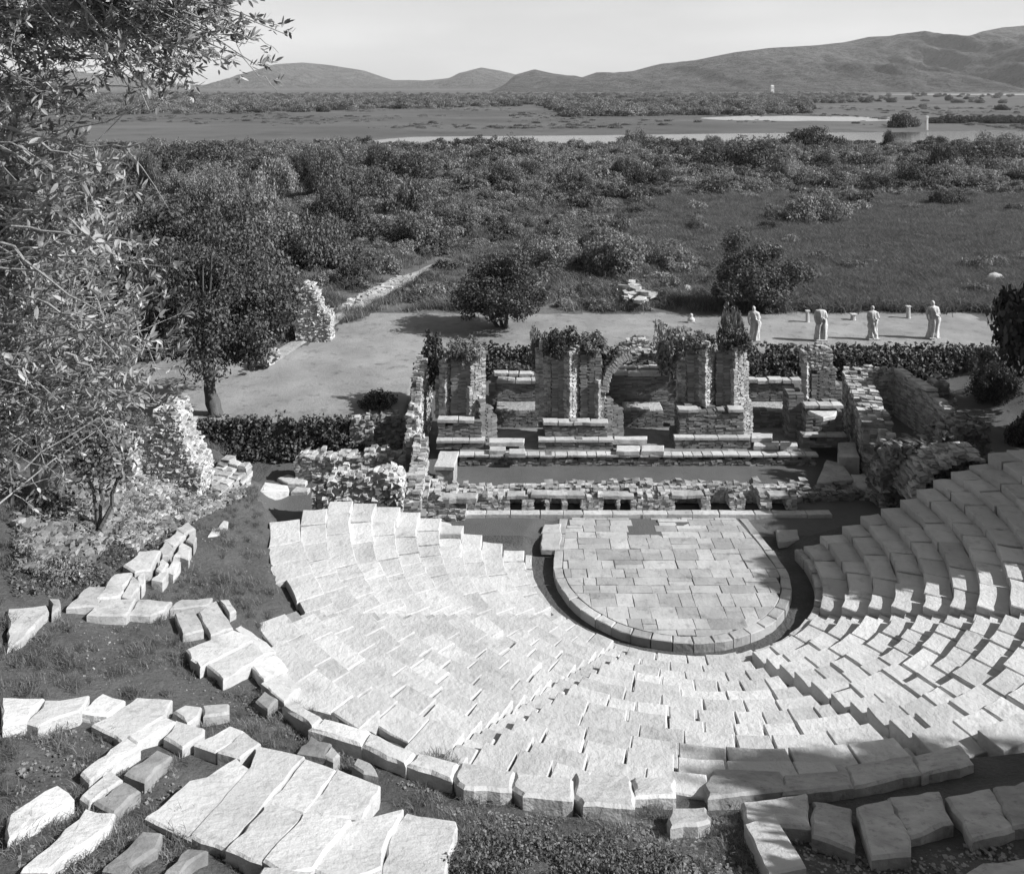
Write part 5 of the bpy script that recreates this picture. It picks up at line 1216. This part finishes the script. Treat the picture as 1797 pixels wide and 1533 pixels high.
def pillar(label, px, py, w, h, cap=True):
    c = at(px, py, LAWN); e = empty('marble_post', tuple(c), label, 'post', 'short marble posts behind the statues')
    V, F = [], []
    for i, (z, q) in enumerate([(0, 1), (.08, 1), (.1, .9), (.9, .85), (.92, .95), (1, .95)]):
        for k in range(10): V.append((c[0] + q * w * .5 * math.cos(k * .6283), c[1] + q * w * .5 * math.sin(k * .6283), c[2] + z * h))
    for j in range(5):
        for k in range(10): F.append((j * 10 + k, j * 10 + (k + 1) % 10, j * 10 + 10 + (k + 1) % 10, j * 10 + 10 + k))
    F.append(tuple(range(50, 60))); obj('shaft', V, F, 'marble', e)
    stone('cap', [(c[0] - w * .5, c[1] - w * .45), (c[0] + w * .6, c[1] - w * .45), (c[0] + w * .6, c[1] + w * .45), (c[0] - w * .5, c[1] + w * .45)], c[2] + h + .06, .06, 'marble', e, bev=.015, jit=.01)
pillar('slim marble post behind and left of the headless statue', 1417, 565, .24, .62)
pillar('shortest marble post, between the headless statue and the next', 1497, 561, .32, .3)
pillar('slim marble post with a projecting cap left of the tallest statue', 1594, 558, .26, .66)
c = at(1213, 566, LAWN); e = empty('marble_bust', tuple(c), 'small white bust at the lawn edge among shrubs, far left of the statues', 'bust')
stone('base', [(c[0] - .2, c[1] - .15), (c[0] + .2, c[1] - .15), (c[0] + .2, c[1] + .15), (c[0] - .2, c[1] + .15)], c[2] + .12, .15, 'marble', e)
V, F = [], []
pf = [(.12, .2), (.2, .22), (.28, .17), (.32, .08), (.36, .09), (.42, .105), (.48, .095), (.53, .04), (.54, .005)]
for z, q in pf:
    for k in range(12): V.append((c[0] + q * math.cos(k * PI / 6), c[1] + q * .8 * math.sin(k * PI / 6), c[2] + z))
for j in range(len(pf) - 1):
    for k in range(12): F.append((j * 12 + k, j * 12 + (k + 1) % 12, j * 12 + 12 + (k + 1) % 12, j * 12 + 12 + k))
obj('head', V, F, 'marble', e, smooth=True)

# ------------------------------------------------------------------ foreground laurel on the left
LX, LY = -5.6, 7.6
lau = empty('laurel_tree', (LX, LY, T(LX, LY)), 'sunlit laurel filling the left margin, leafy twigs and bare branches close to the camera', 'tree')
rl = random.Random(77); BV, BF_ = [], []
def tubeseg(p, q, ra, rb, ns=5):
    o_ = len(BV); ax = q - p; L = np.linalg.norm(ax)
    if L < 1e-4: return
    ax /= L; s1 = np.cross(ax, [.2, .3, 1]); s1 /= np.linalg.norm(s1); s2 = np.cross(ax, s1)
    for c_, rr in ((p, ra), (q, rb)):
        for k in range(ns): a = 2 * PI * k / ns; BV.append(tuple(c_ + (s1 * math.cos(a) + s2 * math.sin(a)) * rr))
    for k in range(ns): BF_.append((o_ + k, o_ + (k + 1) % ns, o_ + ns + (k + 1) % ns, o_ + ns + k))
def branch(p, q, ra, rb, wob=.08, n=6):
    p, q = np.array(p, float), np.array(q, float); pts = [p]; off = np.zeros(3)
    for i in range(1, n + 1):
        off = off + np.array([rl.gauss(0, wob) for _ in range(3)]) * .35; pts.append(p + (q - p) * i / n + off)
    for i in range(n): tubeseg(pts[i], pts[i + 1], ra + (rb - ra) * i / n, ra + (rb - ra) * (i + 1) / n)
    return pts
zg = T(LX, LY)
branch((LX, LY, zg - .2), (LX + .2, LY + .1, 13.5), .17, .1, .1, 8); branch((LX + .2, LY + .1, 13.5), (LX + .5, LY - .3, 17), .1, .04, .1, 6)
leaves = []                            # (pos, dir, normal, length)
def rosette(p, d, n, L):
    p = np.array(p); d = np.array(d, float); d /= np.linalg.norm(d)
    for i in range(n):
        a = rl.uniform(0, 2 * PI); s1 = np.cross(d, [.1, .2, 1.0]); s1 /= np.linalg.norm(s1) + 1e-6; s2 = np.cross(d, s1)
        out = s1 * math.cos(a) + s2 * math.sin(a); ld = d * rl.uniform(.2, .9) + out * rl.uniform(.5, 1.1) + np.array([0, 0, .15]); ld /= np.linalg.norm(ld)
        nn = np.cross(ld, np.cross(out + np.array([0, 0, .8]), ld)); nn += np.array([rl.gauss(0, .35) for _ in range(3)]); nn /= np.linalg.norm(nn)
        leaves.append((p - d * rl.random() * L * 1.6, ld, nn, L * rl.uniform(.65, 1.15)))
def laurel_spray(px, py, Y, sub=5, reach=.5, nl=7, L=.1, start=None):
    tgt = atY(px, py, Y)
    s = start if start is not None else np.array([LX + .25 + rl.uniform(-.1, .4), LY + rl.uniform(-.4, .4), min(15.8, max(zg + 1.5, tgt[2] + rl.uniform(-1.0, .3)))])
    pts = branch(s, tgt, .013, .003, .09, 8); L *= .9; nl += 1
    for k in range(sub):
        b = pts[rl.randrange(3, 9)]; d = np.array([rl.gauss(.55, .6), rl.gauss(0, .5), rl.gauss(0.1, .6)]); d /= np.linalg.norm(d); q = b + d * reach * rl.uniform(.4, 1)
        tp = branch(b, q, .004, .002, .05, 4)
        rosette(q, q - b, nl + rl.randrange(4), L)
        for t_ in tp[2:4]:
            if rl.random() < .6: rosette(t_, q - b, 2, L * .9)
    rosette(tgt, tgt - pts[-2], nl + 2, L)
# dense sunlit side
for i in range(190):
    py_ = rl.uniform(215, 740); edge = np.interp(py_, [200, 300, 450, 600, 700, 760], [120, 170, 215, 255, 235, 120])
    px_ = rl.uniform(-60, edge); laurel_spray(px_, py_, rl.uniform(6.2, 9.2), 7, .55, 10, .1)
for (px_, py_, Y_) in [(285, 352, 6.2), (230, 265, 6.4), (262, 330, 6.3), (240, 425, 6.0), (305, 522, 6.0), (238, 500, 6.1), (240, 575, 5.9), (265, 600, 6.0), (270, 660, 6.2), (235, 705, 6.1), (160, 735, 6.2), (245, 415, 6.1), (225, 640, 6)]:
    laurel_spray(px_, py_, Y_, 3, .3, 6, .1)
for i in range(26):
    py_ = rl.uniform(240, 720); px_ = rl.uniform(60, 260); q = atY(px_, py_, rl.uniform(5.4, 6.2)); a_ = atY(px_ - rl.uniform(80, 240), py_ + rl.uniform(-90, 60), q[1] + .3)
    pts = branch(a_, q, .011, .004, .07, 8); rosette(q, q - pts[-2], 6, .1)
    for t_ in pts[3:-1]:
        if rl.random() < .4: b_ = t_ + np.array([rl.uniform(0, .3), rl.gauss(0, .1), rl.gauss(0, .2)]); branch(t_, b_, .005, .002, .03, 3); rosette(b_, b_ - t_, 5, .09)
# overhanging canopy across the top left
for i in range(60):
    px_ = rl.uniform(180, 430); py_ = rl.uniform(-40, np.interp(px_, [180, 300, 430], [150, 150, 110])); laurel_spray(px_, py_, rl.uniform(5.8, 7), 5, .3, 9, .085, start=np.array([-3.0 - rl.random(), 6.4, 15.9 + .3 * rl.random()]))
for i in range(110):
    px_ = rl.uniform(-80, 330); py_ = rl.uniform(-60, min(205, np.interp(px_, [0, 100, 200, 330], [215, 190, 120, 90]))); laurel_spray(px_, py_, rl.uniform(5.8, 8.5), 6, .4, 9, .09, start=np.array([LX + .3, LY, 15.3 + rl.random()]))
for (px_, py_, Y_) in [(420, 145, 6.2), (400, 60, 6), (350, 120, 6.1), (300, 110, 6.1), (250, 130, 6.2), (330, 40, 6), (380, 90, 6.2), (520, 60, 5.9), (450, 30, 6), (410, 30, 6), (230, 160, 6.3), (190, 150, 6.3), (290, 60, 6), (370, 35, 6.1), (350, 80, 6), (300, 150, 6.1)]:
    laurel_spray(px_, py_, Y_, 4 if px_ < 480 else 1, .22, 7, .07, start=np.array([-2.9 - rl.random() * .8, Y_ + .3, 15.75]) if px_ > 280 else None)
branch((LX + .4, LY, 15.4), (-2.6, 6.3, 15.75), .03, .015)
obj('branches', BV, BF_, 'pale_bark', lau)
def leaf_verts(p, d, nn, L):
    b = np.cross(nn, d); w = L * .165
    return [p, p + d * L * .35 + b * w, p + d * L * .7 + b * w * .85 - nn * L * .03, p + d * L - nn * L * .07, p + d * L * .7 - b * w * .85 - nn * L * .03, p + d * L * .35 - b * w]
leaves_near = sorted(range(len(leaves)), key=lambda i: leaves[i][0][1] - leaves[i][3] * 8 + (9 if leaves[i][0][0] / leaves[i][0][1] < -.57 else 0))
big = leaves_near[:300]; bigset = set(big)
proto_leaf = None
me_l = []
for v in range(4):
    A = [np.array(q) for q in leaf_verts(np.zeros(3), np.array([1., 0, 0]), np.array([0, 0, 1.]), 1.0)]
    A = [q + np.array([0, 0, (.04 + .03 * v) * math.sin(q[0] * 3)]) for q in A]; mid_ = (A[1] + A[5]) / 2 - np.array([0, 0, .04]); mid2 = (A[2] + A[4]) / 2 - np.array([0, 0, .04])
    Vl = A + [mid_, mid2]; Fl = [(0, 6, 1), (0, 5, 6), (1, 6, 7, 2), (6, 5, 4, 7), (2, 7, 3), (7, 4, 3)]
    ml = np_mesh('leaf', Vl, Fl); ml.materials.append(M['leaf_near']); me_l.append(ml)
from mathutils import Matrix
pl_ = Vector(WL[lau.name])
for i in big:
    p, d, nn, L = leaves[i]; b = np.cross(nn, d); b /= np.linalg.norm(b); n2 = np.cross(d, b)
    o = bpy.data.objects.new('leaf', me_l[i % 4]); col.objects.link(o); o.parent = lau
    mt = Matrix(((d[0], b[0], n2[0]), (d[1], b[1], n2[1]), (d[2], b[2], n2[2]))) * L
    m4 = mt.to_4x4(); m4.translation = Vector(p) - pl_; o.matrix_local = m4
V = np.array([v for i, l in enumerate(leaves) if i not in bigset for v in leaf_verts(*l)]); k = len(V) // 6; b6 = np.arange(k)[:, None] * 6
F = np.concatenate([b6 + np.array([[0, 1, 2, 5]]), b6 + np.array([[5, 2, 3, 4]])]); F = np.concatenate([b6 + np.array([[0, 1, 5, 5]])[:, :3].repeat(1, 0) if False else b6 + np.array([[0, 1, 2, 3]]), b6 + np.array([[0, 3, 4, 5]])])
o = obj('foliage', V, F, 'leaf_near', lau); o['kind'] = 'stuff'
# slender bare stems rising from the left slope
for (bx, by, Y_off, tops, lab) in [(62, 872, 0, [(33, 560), (75, 600), (110, 700), (140, 690), (45, 690)], 'slender forked pale stems rising from the left slope by the margin'),
                                   (172, 935, 0, [(165, 780), (185, 800), (150, 770)], 'thin leaning dark stem on the left slope under the shrubs')]:
    c = hit(bx, by); BV, BF_ = [], []
    e = empty('sapling', tuple(c), lab, 'sapling')
    for k, (tx, ty) in enumerate(tops):
        branch(c - np.array([0, 0, .1]), atY(tx, ty, c[1] + rl.uniform(-.5, .5)), .075 - .008 * k, .02, .15, 8)
    obj('stem', BV, BF_, 'pale_bark' if bx < 100 else 'bark', e)
    tv = np.array([atY(tx, ty, c[1]) for tx, ty in tops]); V, F = leaf_cloud(np.random.default_rng(int(bx)), tv, np.ones((len(tv), 3)) * .9, 2600, .06, shell=.1); obj('crown', V, F, 'leaf_mid', e)

# ------------------------------------------------------------------ air
hb = 3.0
Vh = [(x, y, z) for z in (-3.5, 330) for x, y in ((-6500, -150), (6500, -150), (6500, 9500), (-6500, 9500))]
hz = bpy.data.meshes.new('haze'); hz.from_pydata(Vh, [], BF); hz.update()
hm = bpy.data.materials.new('haze'); hm.use_nodes = True; ht = hm.node_tree; ht.nodes.clear()
pv = N(ht, 'ShaderNodeVolumePrincipled'); pv.inputs['Color'].default_value = g(.9); pv.inputs['Density'].default_value = 0.00007; ho = N(ht, 'ShaderNodeOutputMaterial')
ht.links.new(pv.outputs[0], ho.inputs['Volume']); hz.materials.append(hm)
USE_HAZE = True
if USE_HAZE:
    ho_ = bpy.data.objects.new('haze', hz); col.objects.link(ho_); ho_['kind'] = 'stuff'
